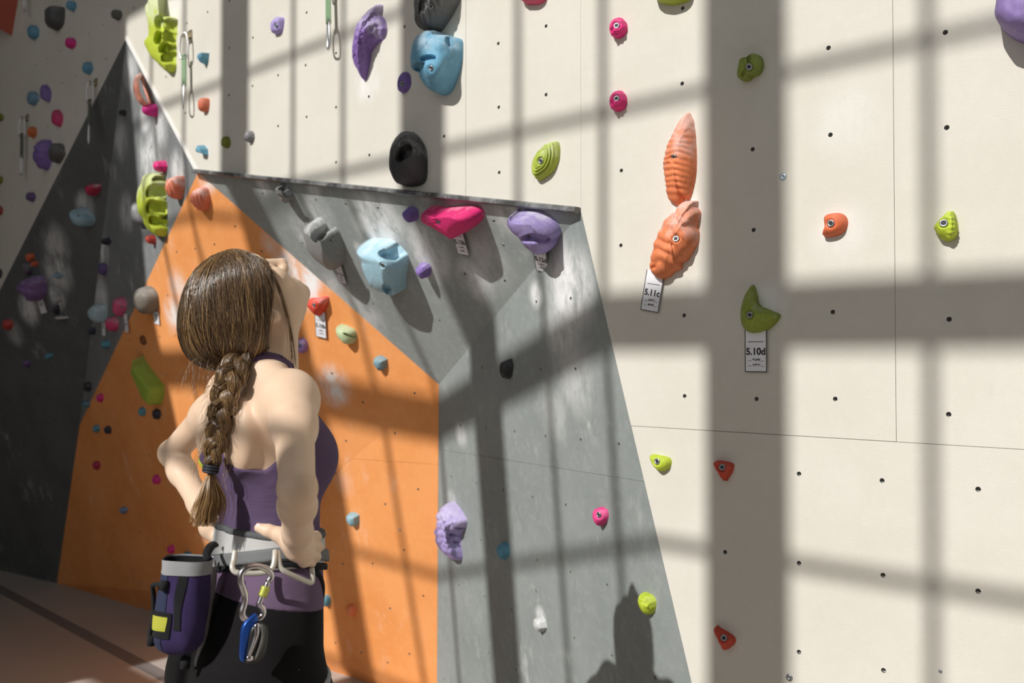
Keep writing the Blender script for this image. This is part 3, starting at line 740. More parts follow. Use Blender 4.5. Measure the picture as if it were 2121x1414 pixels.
# --- orange panels
h('climbing_hold', 'salmon striped knob near the orange panel tip', (0.72,0.22,0.13), [(395,413),(398,399),(410,393),(420,386),(430,388),(435,402),(436,420),(433,434),(424,436),(410,428),(400,422)], .055, .65, p=2.2, ridges=(0,.016,.006), nring=18, nseg=60, group=GA)
h('climbing_hold', 'small red triangular hold above a white tag beside the face', (0.68,0.07,0.04), [(629,623),(645,618),(662,616),(681,614),(680,630),(674,644),(667,653),(655,648),(641,635)], .05, .3, bolt=(649,632), bumps=[(666,627,.008,.006)], nring=16, group=GA)
h('climbing_hold', 'pale green notched hold on the orange panel', PALEG, [(697,680),(701,673),(710,671),(725,676),(738,686),(738,704),(730,711),(715,706),(702,696)], .05, .3, pits=[(722,695,.020,.022,.22,-25)], nring=28, nseg=84, group=GA)
h('climbing_hold', 'small purple pitted hold right of the neck', (0.30,0.2,0.5), ell(626,716,25,33,0,12,.06), .035, .3, bolt=(620,716), rough=(60,.006), group=GA)
h('climbing_hold', 'small blue-grey faceted hold below the orange diagonal edge', (0.20,0.34,0.40), [(774,750),(778,738),(791,735),(803,743),(801,760),(790,769),(780,760)], .035, .3, flat=True, group=GA)
h('climbing_hold', 'small pale blue faceted hold midway down the orange panel', (0.26,0.46,0.54), [(718,1075),(722,1062),(735,1060),(745,1066),(744,1082),(734,1091),(724,1085)], .035, .3, flat=True, group=GA)
h('climbing_hold', 'small teal hold behind the black sling loop', (0.14,0.36,0.46), ell(677,1244,18,25,0,10), .028, .1, group=GA)
h('climbing_hold', 'small coral foothold low on the orange panel', SALM, [(719,1261),(722,1250),(734,1251),(740,1264),(736,1276),(727,1272),(721,1268)], .032, .1, flat=True, group=GA)
h('climbing_hold', 'green bar-shaped volume in shade on the orange panel', (0.32,0.46,0.06), [(278,762),(285,748),(292,737),(300,745),(320,772),(341,800),(340,818),(335,837),(322,823),(305,803),(290,783)], .075, .05, sharp=True, p=4, plat=.3, group=GA, cat='climbing volume')
h('climbing_hold', 'round taupe dome hold at the left orange edge', TAUPE, [(281,620),(288,602),(304,591),(320,597),(329,615),(328,640),(316,650),(300,645),(287,637)], .075, .2, group=GA)
h('climbing_hold', 'small brown jib below the taupe dome', BROWN, ell(297,704,12,21,-20), .02, .0, group=GA)
h('climbing_hold', 'lime pyramid hold peeking out beside the braid', LIME, [(411,952),(419,942),(426,934),(433,945),(437,962),(431,975),(422,970)], .04, .1, flat=True, group=GA)
for (x,y,w,hh,c,lab) in ((209,824,13,19,MAG,'small magenta hold at the upper left of the shaded orange panel'),(296,852,14,20,TEAL,'small teal hold beside a black one under the green volume'),(326,857,18,24,(.03,.032,.05),'small black hold right of the teal one under the green volume'),
    (201,887,13,16,TEAL,'small teal hold near the dark corner edge'),(225,890,14,18,(.03,.035,.06),'small black hold near the dark corner edge'),(201,963,16,20,(.45,.03,.10),'small crimson hold on the lower shaded orange panel'),
    (257,1056,17,16,(.2,.3,.5),'small slate blue hold low on the shaded orange panel'),(325,993,17,22,MAG,'small magenta hold left of the bent elbow'),(356,1137,14,20,MAG,'small magenta hold just above the chalk bag'),(388,1150,20,18,TEAL,'small teal hold just above the chalk bag rim')):
    h('climbing_hold', lab, c, ell(x,y,w,hh,0,9,.1), .028, .05, flat=True, group=GA)
# --- dark corner panels
h('climbing_hold', 'lime honeycomb hold standing off the grey peak panel', (0.52,0.62,0.06), [(285,410),(290,390),(304,375),(318,360),(330,358),(342,362),(345,395),(347,430),(348,470),(344,490),(330,483),(320,470),(305,455),(292,445),(287,428)], .075, .35, peak=(312,415), p=3.2,
  pits=[(315,398,.034,.05,.75,10),(315,430,.036,.05,.85,0),(318,458,.028,.05,.7,-20),(339,371,.009,.04,1.3,0),(340,391,.010,.05,.9,0),(341,411,.011,.05,.9,0),(342,431,.011,.05,.8,0),(343,449,.011,.05,.8,0),(344,467,.010,.05,.8,0),(323,370,.014,.04,.6,25)], nring=48, nseg=150, group=GA)
h('climbing_hold', 'small hot pink hold on top of the standing lime honeycomb hold', PINK, [(329,340),(336,332),(345,335),(347,350),(340,358),(332,350)], .05, .1, flat=True, group=GA)
h('climbing_hold', 'salmon striped knob on the grey peak panel', (0.72,0.22,0.13), [(353,386),(358,373),(370,367),(382,365),(383,385),(380,405),(375,414),(365,405),(356,398)], .06, .55, ridges=(0,.02,.008), nring=18, nseg=56, group=GA)
h('climbing_hold', 'small dark red hold under the standing lime honeycomb hold', (0.42,0.05,0.035), [(310,491),(314,486),(321,488),(324,497),(322,507),(315,501)], .04, .0, flat=True, group=GA)
h('climbing_hold', 'dark grey curved hold behind the standing lime honeycomb hold', (0.2,0.2,0.21), [(276,428),(283,416),(296,424),(305,450),(304,466),(290,462),(279,447)], .05, .4, group=GA)
h('climbing_hold', 'small hot pink ball under the salmon loop', MAG, [(311,222),(320,214),(327,222),(327,236),(323,243),(314,236)], .06, .05, group=GA)
h('climbing_hold', 'small dark hold high on the shaded grey peak', (.04,.04,.05), ell(258,234,9,14,0,8), .03, 0, flat=True, group=GA)
h('climbing_hold', 'pale blue rounded hold low in the dark corner above a tag', (0.36,0.50,0.56), [(190,646),(196,637),(205,636),(213,628),(221,633),(222,652),(219,668),(211,666),(204,656),(195,656)], .07, .5, group=GA)
h('climbing_hold', 'pink oval hold in the dark corner beside the orange edge', (0.66,0.10,0.24), ell(252,635,20,43,8,14,.03), .05, .15, bolt=(250,636), group=GA)
h('climbing_hold', 'pink chalk-topped hold below the pink oval one', (0.62,0.06,0.18), [(225,667),(229,657),(240,655),(246,663),(246,678),(240,686),(230,682)], .05, .4, group=GA)
h('climbing_hold', 'pale blue tilted hold on the dark panel', (0.30,0.46,0.56), [(150,436),(160,430),(175,430),(190,438),(198,455),(190,468),(175,465),(158,452)], .09, .45, bolt=(161,446), group=GA)
h('climbing_hold', 'dark red hold with a chalked top on the dark panel', (0.50,0.03,0.09), [(182,383),(196,380),(210,382),(208,394),(200,405),(190,404),(184,394)], .06, .6, group=GA)
h('climbing_hold', 'purple ribbed block hold on the dark panel above a tag', (0.22,0.13,0.32), [(40,586),(60,577),(80,569),(94,573),(97,592),(96,610),(85,622),(62,616),(48,602)], .10, .2, ridges=(75,.05,.014), nring=18, nseg=56, group=GA)
for (x,y,w,hh,c,lab) in ((222,712,13,17,TEAL,'tiny teal hold under the pink chalk-topped hold'),(195,685,8,16,(.03,.03,.05),'tiny black hold beside the white tag in the dark corner'),(216,557,15,26,(.12,.08,.22),'small purple spike in the dark corner'),(223,500,14,16,(.03,.03,.05),'tiny black hold on the slate panel above the purple spike'),
    (58,556,22,28,(.13,.12,.15),'dark grey knob on top of the purple ribbed block'),(64,532,17,20,(.6,.13,.05),'small orange knob above the purple ribbed block'),(75,546,10,12,(.6,.13,.05),'tiny orange knob leaning on the larger orange knob'),(121,570,20,11,(.25,.38,.48),'small blue ledge hold in the middle of the dark panel'),
    (117,620,20,18,(.4,.4,.42),'small chalked grey hold in the middle of the dark panel'),(120,641,9,22,(.03,.03,.045),'tiny black upright hold under the chalked grey one'),(128,657,31,5,(.7,.68,.65),'thin pale ledge low on the dark panel'),(17,672,20,22,(.5,.06,.05),'small red knob at the left picture edge'),
    (104,737,13,13,TEAL,'tiny teal hold low on the dark panel'),(57,752,14,14,(.14,.09,.24),'tiny violet hold low on the dark panel'),(185,800,11,20,(.03,.03,.04),'tiny black hold at the edge of the shaded orange panel'),(182,836,9,16,(.08,.2,.28),'tiny slate hold squeezed against the orange panel edge')):
    h('climbing_hold', lab, c, ell(x,y,w,hh,0,10,.1), .035, .1, group=GA)
# --- shaded left end of the cream wall
h('climbing_hold', 'dark grey tapered hold high on the shaded cream wall', (.085,.085,.09), [(99,24),(104,15),(120,14),(134,16),(135,32),(132,52),(119,65),(109,54)], .07, .1, group=GW)
h('climbing_hold', 'violet knuckle-like hold beside a grey one on the shaded wall', (0.20,0.125,0.40), [(77,317),(83,303),(94,293),(105,290),(110,302),(109,325),(105,345),(97,353),(86,342),(82,328)], .07, .1, ridges=(80,.05,.01), nring=16, group=GW)
h('climbing_hold', 'dark grey oval hold beside the violet knuckle-like one', (.10,.10,.10), ell(123,318,25,42,8,14,.05), .06, .1, group=GW)
h('climbing_volume', 'rust red angular volume in the top left corner', (0.40,0.085,0.05), [(-40,-30),(40,-30),(37,5),(31,40),(25,74),(12,66),(0,57),(-35,30)], .12, 0, flat=True, group=GW, cat='climbing volume')
for (x,y,w,hh,c,lab,a) in ((152,13,15,22,(.12,.3,.45),'small blue hold at the top of the shaded wall',0),(246,32,14,22,(.10,.10,.09),'small dark grey hold next to the sunlit corner of the cream wall',0),(71,67,23,31,(.12,.3,.45),'small blue hold below the rust red volume',-10),(150,90,18,24,MAG,'small magenta hold below the dark grey tapered hold',0),
    (186,142,15,27,(.12,.3,.45),'small blue hold above a hanging quickdraw',5),(70,204,24,29,(.16,.3,.42),'grey-blue triangular hold left of a violet one',0),(97,193,21,38,(.2,.14,.38),'small violet hold right of a grey-blue one',-12),(121,244,20,37,(.55,.05,.16),'crimson oval hold on the shaded wall',-10),(71,275,12,24,(.6,.16,.05),'tiny orange hold above the violet knuckle-like hold',0),
    (68,408,13,21,(.13,.08,.22),'tiny violet hold near the dark panel edge',0),(1,243,14,17,(.2,.22,.04),'shade-darkened lime hold at the left picture edge, the higher one',0),(0,373,14,18,(.2,.22,.04),'shade-darkened lime hold at the left picture edge, the lower one',0),(1,436,12,20,(.35,.06,.05),'brick red hold at the left picture edge',0),(0,566,12,20,(.06,.05,.06),'black hold at the left picture edge',0)):  # both dark greens are lime with the shade painted in
    h('climbing_hold', lab, c, ell(x,y,w,hh,a,10,.08,0,.25), .04, .08, group=GW)
h('climbing_hold', 'tall lime honeycomb hold on the cream wall above the grey peak', (0.52,0.62,0.06), [(306,12),(313,0),(316,-25),(342,-25),(342,20),(350,36),(367,38),(369,60),(366,90),(367,120),(365,140),(359,152),(345,140),(328,125),(315,108),(306,90),(317,75),(316,55),(311,35)], .06, .45, peak=(340,85), p=3.2,
  pits=[(330,50,.022,.045,1.8,35),(350,51,.022,.045,1.2,40),(327,78,.024,.05,1.1,-20),(348,74,.020,.045,1.1,0),(337,98,.026,.05,.8,20),(346,117,.028,.045,.75,25),(363,66,.009,.04,1.4,0),(361,86,.011,.04,1.2,0),(364,48,.008,.03,1,0),(363,102,.008,.03,.8,0)], nring=48, nseg=170, group=GW, inset=.3)
for (pts, c, lab) in (([(415,122),(419,113),(426,111),(434,110),(433,122),(428,136),(421,128)], (.14,.36,.50), 'small blue spiky hold right of a hanging quickdraw'), ([(411,313),(416,304),(421,300),(431,309),(432,322),(424,320),(416,318)], (.14,.36,.50), 'small blue spiky hold just above the start of the black bar')):
    h('climbing_hold', lab, c, pts, .04, .1, flat=True, group=GW)
h('climbing_hold', 'small coral rounded hold on the sunlit strip of cream wall', (0.66,0.17,0.09), [(414,206),(425,203),(434,205),(434,222),(430,232),(422,233),(416,225)], .035, .1, group=GW)
h('climbing_hold', 'small lime hold darkened for the narrow shade band at left', (0.20,0.23,0.035), ell(471,295,15,26,0,10), .03, .0, group=GW)  # lime darkened, the band's shade is in the colour
h('climbing_hold', 'small grey pebble hold beside the narrow shade band', (.2,.2,.21), ell(519,283,20,27,15,9,.12), .03, .2, flat=True, group=GW)
# salmon loop hold: a bent tube standing off the panel
p0, pn0 = hit(300, 190); plS = pn0['pl']
lp = catmull([onP(x, y, plS, l) for x, y, l in ((291,156,.01),(284,163,.05),(282,180,.075),(286,197,.075),(295,211,.06),(306,219,.03),(315,221,.005))], 26)
mb = MB(); mb.tube(lp, [.007 + .006 * math.sin(math.pi * min(1, (k + 3) / 30)) for k in range(26)], 12, flat=(1.0, 1.2))
mb.tube(catmull([onP(x, y, plS, l) for x, y, l in ((292,157,.008),(296,165,.006),(302,185,.004),(309,205,.004),(314,219,.004))], 16), .009, 8)
tag(mb.build('climbing_hold', hold_mat((0.76,0.30,0.22), .5), None, True, p0), 'salmon loop-shaped hold high on the sunlit grey peak panel', 'climbing hold', GA)
# screws standing in the wall
M_WASH = simple('blue_zinc_washer', (0.50, 0.60, 0.66), 0.35, 0.7)
for (px, py, r, mt, lab) in ((1622,366,.0085,M_WASH,'bluish washer screw at the edge of the wide shade band'),(1635,1403,.008,M_BOLT,'steel screw at the bottom edge of the picture'),(1948,1390,.0035,M_BOLT,'tiny screw low on the right cream panel'),(1042,506,.005,M_BOLT,'shiny screw on the overhang below the bar end'),(828,1097,.005,M_BOLT,'shiny screw on the orange panel'),(1111,1223,.005,M_BOLT,'shiny screw low on the grey side panel')):
    p_, pn_ = hit(px, py); n_ = pn_['pl'][0]
    mb = MB(); e1_, e2_ = basis(pn_['pl']); vs, fs = [], []
    prof = [(r, 0), (r * .95, .0012), (r * .55, .0018), (r * .35, .0012), (r * .3, .0004)]
    for (q, hh) in prof:
        for k in range(14): vs.append(p_ + n_ * hh + (e1_ * math.cos(k * math.pi / 7) + e2_ * math.sin(k * math.pi / 7)) * q)
    for i in range(4):
        for k in range(14): fs.append((i * 14 + k, i * 14 + (k + 1) % 14, (i + 1) * 14 + (k + 1) % 14, (i + 1) * 14 + k))
    fs.append(tuple(56 + k for k in range(14)))
    mb.add(vs, fs); tag(mb.build('screw', mt, None, True, p_), lab, 'screw')

# ------------------------------------------------------------------ route tags
M_CARD = simple('laminated_card', (0.80, 0.80, 0.84), 0.35)
M_INK = simple('black_ink', (0.015, 0.015, 0.018), 0.6)
_txt = {}
def text_mesh(s):
    if s not in _txt:
        cu = bpy.data.curves.new('lettering', 'FONT'); cu.body = s; cu.align_x = 'CENTER'; cu.size = 1.0; cu.offset = 0.032
        ob = bpy.data.objects.new('lettering_tmp', cu); COL.objects.link(ob)
        bpy.context.view_layer.update()
        me = bpy.data.meshes.new_from_object(ob.evaluated_get(bpy.context.evaluated_depsgraph_get()))
        bpy.data.objects.remove(ob); me.name = 'lettering'; me.materials.clear(); me.materials.append(M_INK)
        _txt[s] = me
    return _txt[s]
def route_tag(corners, text, label, small, lift=0.006, hand=True, border=True):
    """corners TL TR BR BL in the picture; the card hangs just off its panel"""
    cpx = np.mean(np.array(corners), axis=0); _, pn = hit(*cpx); pl = pn['pl']; n = pl[0]
    c = [onP(x, y, pl, lift) for x, y in corners]
    top, bot = (c[0] + c[1]) / 2, (c[3] + c[2]) / 2
    dn = bot - top; L = np.linalg.norm(dn); dn /= L
    rt = (c[1] - c[0]) + (c[2] - c[3]); w = np.linalg.norm(rt) / 2
    rt = np.cross(dn, n); rt /= np.linalg.norm(rt)
    if rt @ RIGHT < 0: rt = -rt
    w = abs(((c[2] - c[3]) @ rt + (c[1] - c[0]) @ rt) / 2)
    root = empty('route_tag', tuple(top))
    mid = (top + bot) / 2
    mb = MB(); mb.obox(mid, rt * w / 2, dn * L / 2, n * 0.0003); mb.build('card', M_CARD, root, False, mid)
    z = n * 0.0006
    if border:
        bm_ = MB(); bw = w * .017
        bm_.obox(mid - rt * (w / 2 - bw) + z, rt * bw, dn * L / 2, n * .0002); bm_.obox(mid + rt * (w / 2 - bw) + z, rt * bw, dn * L / 2, n * .0002); bm_.obox(bot - dn * bw + z, rt * w / 2, dn * bw, n * .0002)
        bm_.build('border', M_INK, root, False, mid)
    q = bot - dn * w * 1.28
    rl = MB(); rl.obox(q + z, rt * w * .35, dn * w * .013, n * .0002); rl.build('rule_line', M_INK, root, False, q)
    me = text_mesh(text); t = bpy.data.objects.new('lettering', me); COL.objects.link(t); t.parent = root
    s = w * .40; bp = bot - dn * w * .74 + n * .0009
    M3 = Matrix(((rt[0] * s, -dn[0] * s, n[0] * s), (rt[1] * s, -dn[1] * s, n[1] * s), (rt[2] * s, -dn[2] * s, n[2] * s)))
    t.matrix_local = Matrix.Translation(Vector(bp - top)) @ M3.to_4x4()
    if hand:
        rr = random.Random(text); hm = MB()
        for k, off in enumerate((.50, .28)):
            y0 = bot - dn * w * off + z
            hm.obox(y0 - rt * w * .27 + dn * w * .02, rt * w * .08, dn * w * .008, n * .0002)
            hm.obox(y0 + rt * w * .28 + dn * w * .03, rt * w * .09, dn * w * .006, n * .0002)
            pts = []
            for i in range(22):
                x = -.14 + .34 * i / 21
                pts.append(y0 + rt * w * x - dn * w * (.045 * math.sin(i * 1.9) + rr.uniform(-.03, .03) + .03))
            hm.tube(pts, w * .011, 4)
        hm.build('handwriting', M_INK, root, False, mid)
    return tag(root, label, 'tag', 'paper route tags')
route_tag([(1340,556),(1377,565),(1363,649),(1327,640)], '5.11c', 'white route tag reading 5.11c under the orange lumpy hold', False)
route_tag([(1543,676),(1588,678),(1589,770),(1543,771)], '5.10d', 'white route tag reading 5.10d under the olive crescent hold', False)
route_tag([(935,478),(957,478),(972,527),(949,529)], '5.13b', 'white route tag under the hot pink hold', True, lift=.012)
route_tag([(1102,508),(1129,508),(1137,563),(1112,564)], '5.12d', 'white route tag reading 5.12d under the lavender hold', True, lift=.014)
route_tag([(691,549),(706,547),(717,585),(703,588)], '5.12c', 'white route tag in shadow under the large grey jug', True, lift=.012)
route_tag([(651,645),(674,645),(676,700),(655,698)], '5.10b', 'white route tag under the red triangular hold', True, lift=.008)
route_tag([(317,645),(328,645),(330,670),(320,672)], '5.9', 'small white route tag under the taupe dome', True, hand=False, border=False)
route_tag([(256,650),(263,650),(267,688),(260,688)], '5.8', 'small white route tag under the pink oval hold', True, hand=False, border=False)
route_tag([(210,666),(217,666),(219,695),(212,695)], '5.7', 'small white route tag under the pale blue hold in the corner', True, hand=False, border=False)
route_tag([(75,618),(88,616),(97,647),(86,650)], '5.9', 'small white route tag under the purple ribbed block', True, hand=False, border=False)

# ------------------------------------------------------------------ quickdraws
M_ALU = simple('bare_aluminium', (0.72, 0.72, 0.72), 0.28, 1.0)
M_SLING = simple('green_webbing', (0.22, 0.36, 0.20), 0.8, bmp=(200, .4))
M_SLINGD = simple('dark_webbing', (0.10, 0.11, 0.09), 0.85, bmp=(200, .4))
M_HANGER = simple('plated_hanger', (0.60, 0.54, 0.40), 0.35, 0.9)
def biner(mb, c, dn, rt, n, L, w, r=.0042):
    pts = [c + dn * (L / 2 * math.sin(a)) + rt * (w / 2 * math.copysign(abs(math.cos(a)) ** .55, math.cos(a)) * (1 + .18 * math.sin(a))) for a in np.linspace(0, 2 * math.pi, 28, endpoint=False)]
    mb.tube(pts, r, 7, closed=True)
def quickdraw(top, bot, label, sling=M_SLING, size=1.0, twist=0.4):
    pT, pn = hit(*top); n = pn['pl'][0]
    a, b = onP(*top, CREAM, .03), onP(*bot, CREAM, .035)
    dn = (b - a) / np.linalg.norm(b - a); L = np.linalg.norm(b - a)
    base = np.cross(dn, n); base /= np.linalg.norm(base)
    rt = base * math.cos(twist) + n * math.sin(twist)
    nn = np.cross(rt, dn)
    root = empty('quickdraw', tuple(a - n * .03))
    g = MB(); hp = a - n * .028
    g.obox(hp + n * .001, base * .016, dn * .018, n * .0015); g.obox(hp + n * .015 + dn * .012, base * .013, dn * .003, n * .016); g.tube([hp, hp + n * .010], .007, 6)
    g.build('hanger', M_HANGER, root, False, hp)
    cl = L * .34
    m1 = MB(); biner(m1, a + dn * cl * .5, dn, rt, nn, cl, .042 * size); m1.build('carabiner', M_ALU, root, True, a + dn * cl * .5)
    m2 = MB(); biner(m2, b - dn * cl * .5, dn, base * math.cos(-.5) + n * math.sin(-.5), nn, cl, .044 * size); m2.build('carabiner', M_ALU, root, True, b - dn * cl * .5)
    s = MB(); s0, s1 = a + dn * cl * .88, b - dn * cl * .92
    s.obox((s0 + s1) / 2, rt * .009, (s1 - s0) / 2, nn * .0025); s.tube([s0 - rt * .008, s0 + rt * .008], .006, 8); s.tube([s1 - rt * .008, s1 + rt * .008], .006, 8)
    s.build('sling', sling, root, False, (s0 + s1) / 2)
    return tag(root, label, 'quickdraw', 'quickdraws hanging on the cream wall')
quickdraw((381,68), (381,226), 'green quickdraw hanging beside the tall lime honeycomb hold')
quickdraw((679,-75), (681,102), 'green quickdraw hanging from above the top picture edge', twist=.7)
quickdraw((187,168), (184,300), 'dark quickdraw hanging in front of the shaded grey peak edge', M_SLINGD)
quickdraw((46,242), (44,362), 'dark quickdraw hanging near the left picture edge', M_SLINGD)
quickdraw((51,-100), (51,22), 'quickdraw end hanging into the top left of the picture', M_SLINGD)
# ------------------------------------------------------------------ the climber
PO = CAM + FWDH * 1.52 + RIGHT * (-0.431); PO[2] = 0.0
_ca, _sa = math.cos(math.radians(37)), math.sin(math.radians(37))
FB = RIGHT * _ca + FWDH * _sa          # the way she faces
RB = RIGHT * _sa - FWDH * _ca          # her right
def bw(p):
    p = np.asarray(p, dtype=float)
    return PO + p[..., 0:1] * RB + p[..., 1:2] * FB + p[..., 2:3] * np.array([0, 0, 1.0])
def bl_(P): d = np.asarray(P) - PO; return np.array([d @ RB, d @ FB, d[2]])
def J(px, py, r):
    d = ray(px, py); return bl_(CAM + d * ((r + (PO - CAM) @ RB) / (d @ RB)))
def Jf(px, py, f):
    d = ray(px, py); return bl_(CAM + d * ((f + (PO - CAM) @ FB) / (d @ FB)))
TH = math.radians(65)
HEADC = J(503, 632, 0.0)
HF, HU = np.array([0, math.cos(TH), math.sin(TH)]), np.array([0, -math.sin(TH), math.cos(TH)])
HS = 0.865
def hd(x, y, z): return HEADC + (np.array([x, 0, 0]) + HF * y + HU * z) * HS
def hs(*r): return tuple(q * HS for q in r)

class Field:
    """a signed distance grid in the body frame"""
    def __init__(s, lo, hi, vox):
        s.lo = np.array(lo, dtype=float); s.vox = vox
        s.n = np.ceil((np.array(hi) - s.lo) / vox).astype(int) + 1
        s.ax = [s.lo[i] + vox * np.arange(s.n[i]) for i in range(3)]
        s.d = np.full(s.n, 0.08, dtype=np.float32)
    def copy(s):
        c = object.__new__(Field); c.__dict__.update(s.__dict__); c.d = s.d.copy(); return c
    def block(s, lo, hi, m):
        sl = []
        for i in range(3):
            a = int(np.floor((lo[i] - m - s.lo[i]) / s.vox)); b = int(np.ceil((hi[i] + m - s.lo[i]) / s.vox)) + 1
            sl.append(slice(max(0, a), min(s.n[i], max(0, b))))
        if any(q.stop <= q.start for q in sl): return None, None
        g = np.meshgrid(*(s.ax[i][sl[i]] for i in range(3)), indexing='ij', copy=False)
        return tuple(sl), g
    def union(s, lo, hi, fn, k, sub=False):
        sl, g = s.block(lo, hi, 0.06)
        if sl is None: return
        v = fn(*g).astype(np.float32); o = s.d[sl]
        if sub:
            h = np.clip(0.5 - 0.5 * (o + v) / k, 0, 1); s.d[sl] = o * (1 - h) + (-v) * h + k * h * (1 - h)
        else:
            h = np.clip(0.5 + 0.5 * (o - v) / k, 0, 1); s.d[sl] = o * (1 - h) + v * h - k * h * (1 - h)
    def cone(s, a, b, r1, r2, k=0.012, sub=False):
        a, b = np.asarray(a, float), np.asarray(b, float); ab = b - a; L2 = ab @ ab
        def fn(x, y, z):
            t = np.clip(((x - a[0]) * ab[0] + (y - a[1]) * ab[1] + (z - a[2]) * ab[2]) / L2, 0, 1)
            return np.sqrt((x - a[0] - t * ab[0]) ** 2 + (y - a[1] - t * ab[1]) ** 2 + (z - a[2] - t * ab[2]) ** 2) - (r1 + (r2 - r1) * t)
        R = max(r1, r2)
        s.union(np.minimum(a, b) - R, np.maximum(a, b) + R, fn, k, sub)
    def ell(s, c, rad, k=0.012, axes=None, sub=False):
        c = np.asarray(c, float); rad = np.asarray(rad, float); A = np.eye(3) if axes is None else np.array(axes)
        def fn(x, y, z):
            q = [(x - c[0]) * A[i][0] + (y - c[1]) * A[i][1] + (z - c[2]) * A[i][2] for i in range(3)]
            k0 = np.sqrt(sum((q[i] / rad[i]) ** 2 for i in range(3))); k1 = np.sqrt(sum((q[i] / rad[i] ** 2) ** 2 for i in range(3))) + 1e-9
            return k0 * (k0 - 1) / k1
        R = rad.max(); s.union(c - R, c + R, fn, k, sub)
    def loft(s, tab, k=0.015, power=2.2):
        """stack of ovals: rows z, half width, half depth, centre f"""
        T = np.array(tab)
        def fn(x, y, z):
            zz = np.clip(z, T[0, 0], T[-1, 0])
            w, d, c = (np.interp(zz, ZI, YI) for ZI, YI in ((SZ, SW), (SZ, SD), (SZ, SCf)))
            q = (np.abs(x / w) ** power + np.abs((y - c) / d) ** power) ** (1 / power)
            dd = (q - 1) * np.minimum(w, d)
            return np.maximum(dd, np.maximum(T[0, 0] - z, z - T[-1, 0]))
        SZ = np.linspace(T[0, 0], T[-1, 0], 60)
        def sm(col):
            y = np.interp(SZ, T[:, 0], T[:, col]); kk = np.ones(7) / 7
            return np.convolve(np.pad(y, 3, mode='edge'), kk, 'valid')
        SW, SD, SCf = sm(1), sm(2), sm(3)
        s.union((-T[:, 1].max(), (T[:, 3] - T[:, 2]).min(), T[0, 0]), (T[:, 1].max(), (T[:, 3] + T[:, 2]).max(), T[-1, 0]), fn, k)
    def sample(s, P):
        q = (np.asarray(P) - s.lo) / s.vox; q = np.clip(q, 0, s.n - 1.001); i = q.astype(int); f = q - i
        out = 0
        for dx in (0, 1):
            for dy in (0, 1):
                for dz in (0, 1):
                    w = (f[..., 0] if dx else 1 - f[..., 0]) * (f[..., 1] if dy else 1 - f[..., 1]) * (f[..., 2] if dz else 1 - f[..., 2])
                    out = out + w * s.d[i[..., 0] + dx, i[..., 1] + dy, i[..., 2] + dz]
        return out
    def mesh(s):
        """surface nets"""
        d = s.d; ins = d < 0
        nx, ny, nz = (k - 1 for k in d.shape)
        cnt = np.zeros((nx, ny, nz), dtype=np.int8)
        for dx in (0, 1):
            for dy in (0, 1):
                for dz in (0, 1): cnt += ins[dx:dx + nx, dy:dy + ny, dz:dz + nz]
        act = (cnt > 0) & (cnt < 8)
        idx = np.argwhere(act); ids = np.full(act.shape, -1, dtype=np.int64); ids[act] = np.arange(len(idx))
        acc = np.zeros((len(idx), 3)); num = np.zeros(len(idx))
        cor = [(a, b, c) for a in (0, 1) for b in (0, 1) for c in (0, 1)]
        val = {c: d[idx[:, 0] + c[0], idx[:, 1] + c[1], idx[:, 2] + c[2]] for c in cor}
        for a in cor:
            for ax in range(3):
                if a[ax]: continue
                b = list(a); b[ax] = 1; b = tuple(b)
                va, vb = val[a], val[b]; m = (va < 0) != (vb < 0)
                t = np.where(m, va / (va - vb + 1e-20), 0)
                p = np.array(a, dtype=float)[None, :].repeat(len(idx), 0); p[:, ax] += t
                acc[m] += p[m]; num[m] += 1
        P = s.lo + (idx + acc / num[:, None]) * s.vox
        F = []
        for ax in range(3):
            sl0 = [slice(None)] * 3; sl1 = [slice(None)] * 3
            sl0[ax] = slice(0, -1); sl1[ax] = slice(1, None)
            a, b = ins[tuple(sl0)], ins[tuple(sl1)]
            e = np.argwhere(a != b)
            o1, o2 = [(1, 2), (2, 0), (0, 1)][ax]
            ok = (e[:, o1] > 0) & (e[:, o2] > 0) & (e[:, o1] < d.shape[o1] - 1) & (e[:, o2] < d.shape[o2] - 1)
            e = e[ok]; flip = a[tuple(e.T)]
            q = []
            for (u, w) in ((-1, -1), (0, -1), (0, 0), (-1, 0)):
                c = e.copy(); c[:, o1] += u; c[:, o2] += w; q.append(ids[tuple(c.T)])
            q = np.stack(q, 1)
            q[~flip] = q[~flip][:, ::-1]
            F.append(q)
        return P, np.vstack(F)
def field_obj(name, F, mat, parent, disp=None):
    P, Q = F.mesh()
    Q = Q[(Q >= 0).all(1)]
    if disp is not None: P = disp(P)
    Wd = bw(P)
    me = bpy.data.meshes.new(name)
    org = Wd.mean(0)
    me.vertices.add(len(Wd)); me.vertices.foreach_set('co', (Wd - org).astype(np.float32).ravel())
    me.loops.add(Q.size); me.loops.foreach_set('vertex_index', Q.astype(np.int32).ravel())
    me.polygons.add(len(Q)); me.polygons.foreach_set('loop_start', np.arange(0, Q.size, 4, dtype=np.int32))
    me.update(calc_edges=True); me.validate()
    me.polygons.foreach_set('use_smooth', [True] * len(me.polygons))
    me.materials.append(mat)
    o = bpy.data.objects.new(name, me); COL.objects.link(o)
    if parent is not None:
        o.parent = parent; acc = np.zeros(3); p = parent
        while p is not None: acc += np.array(p.location); p = p.parent
        o.location = tuple(org - acc)
    else: o.location = tuple(org)
    return o

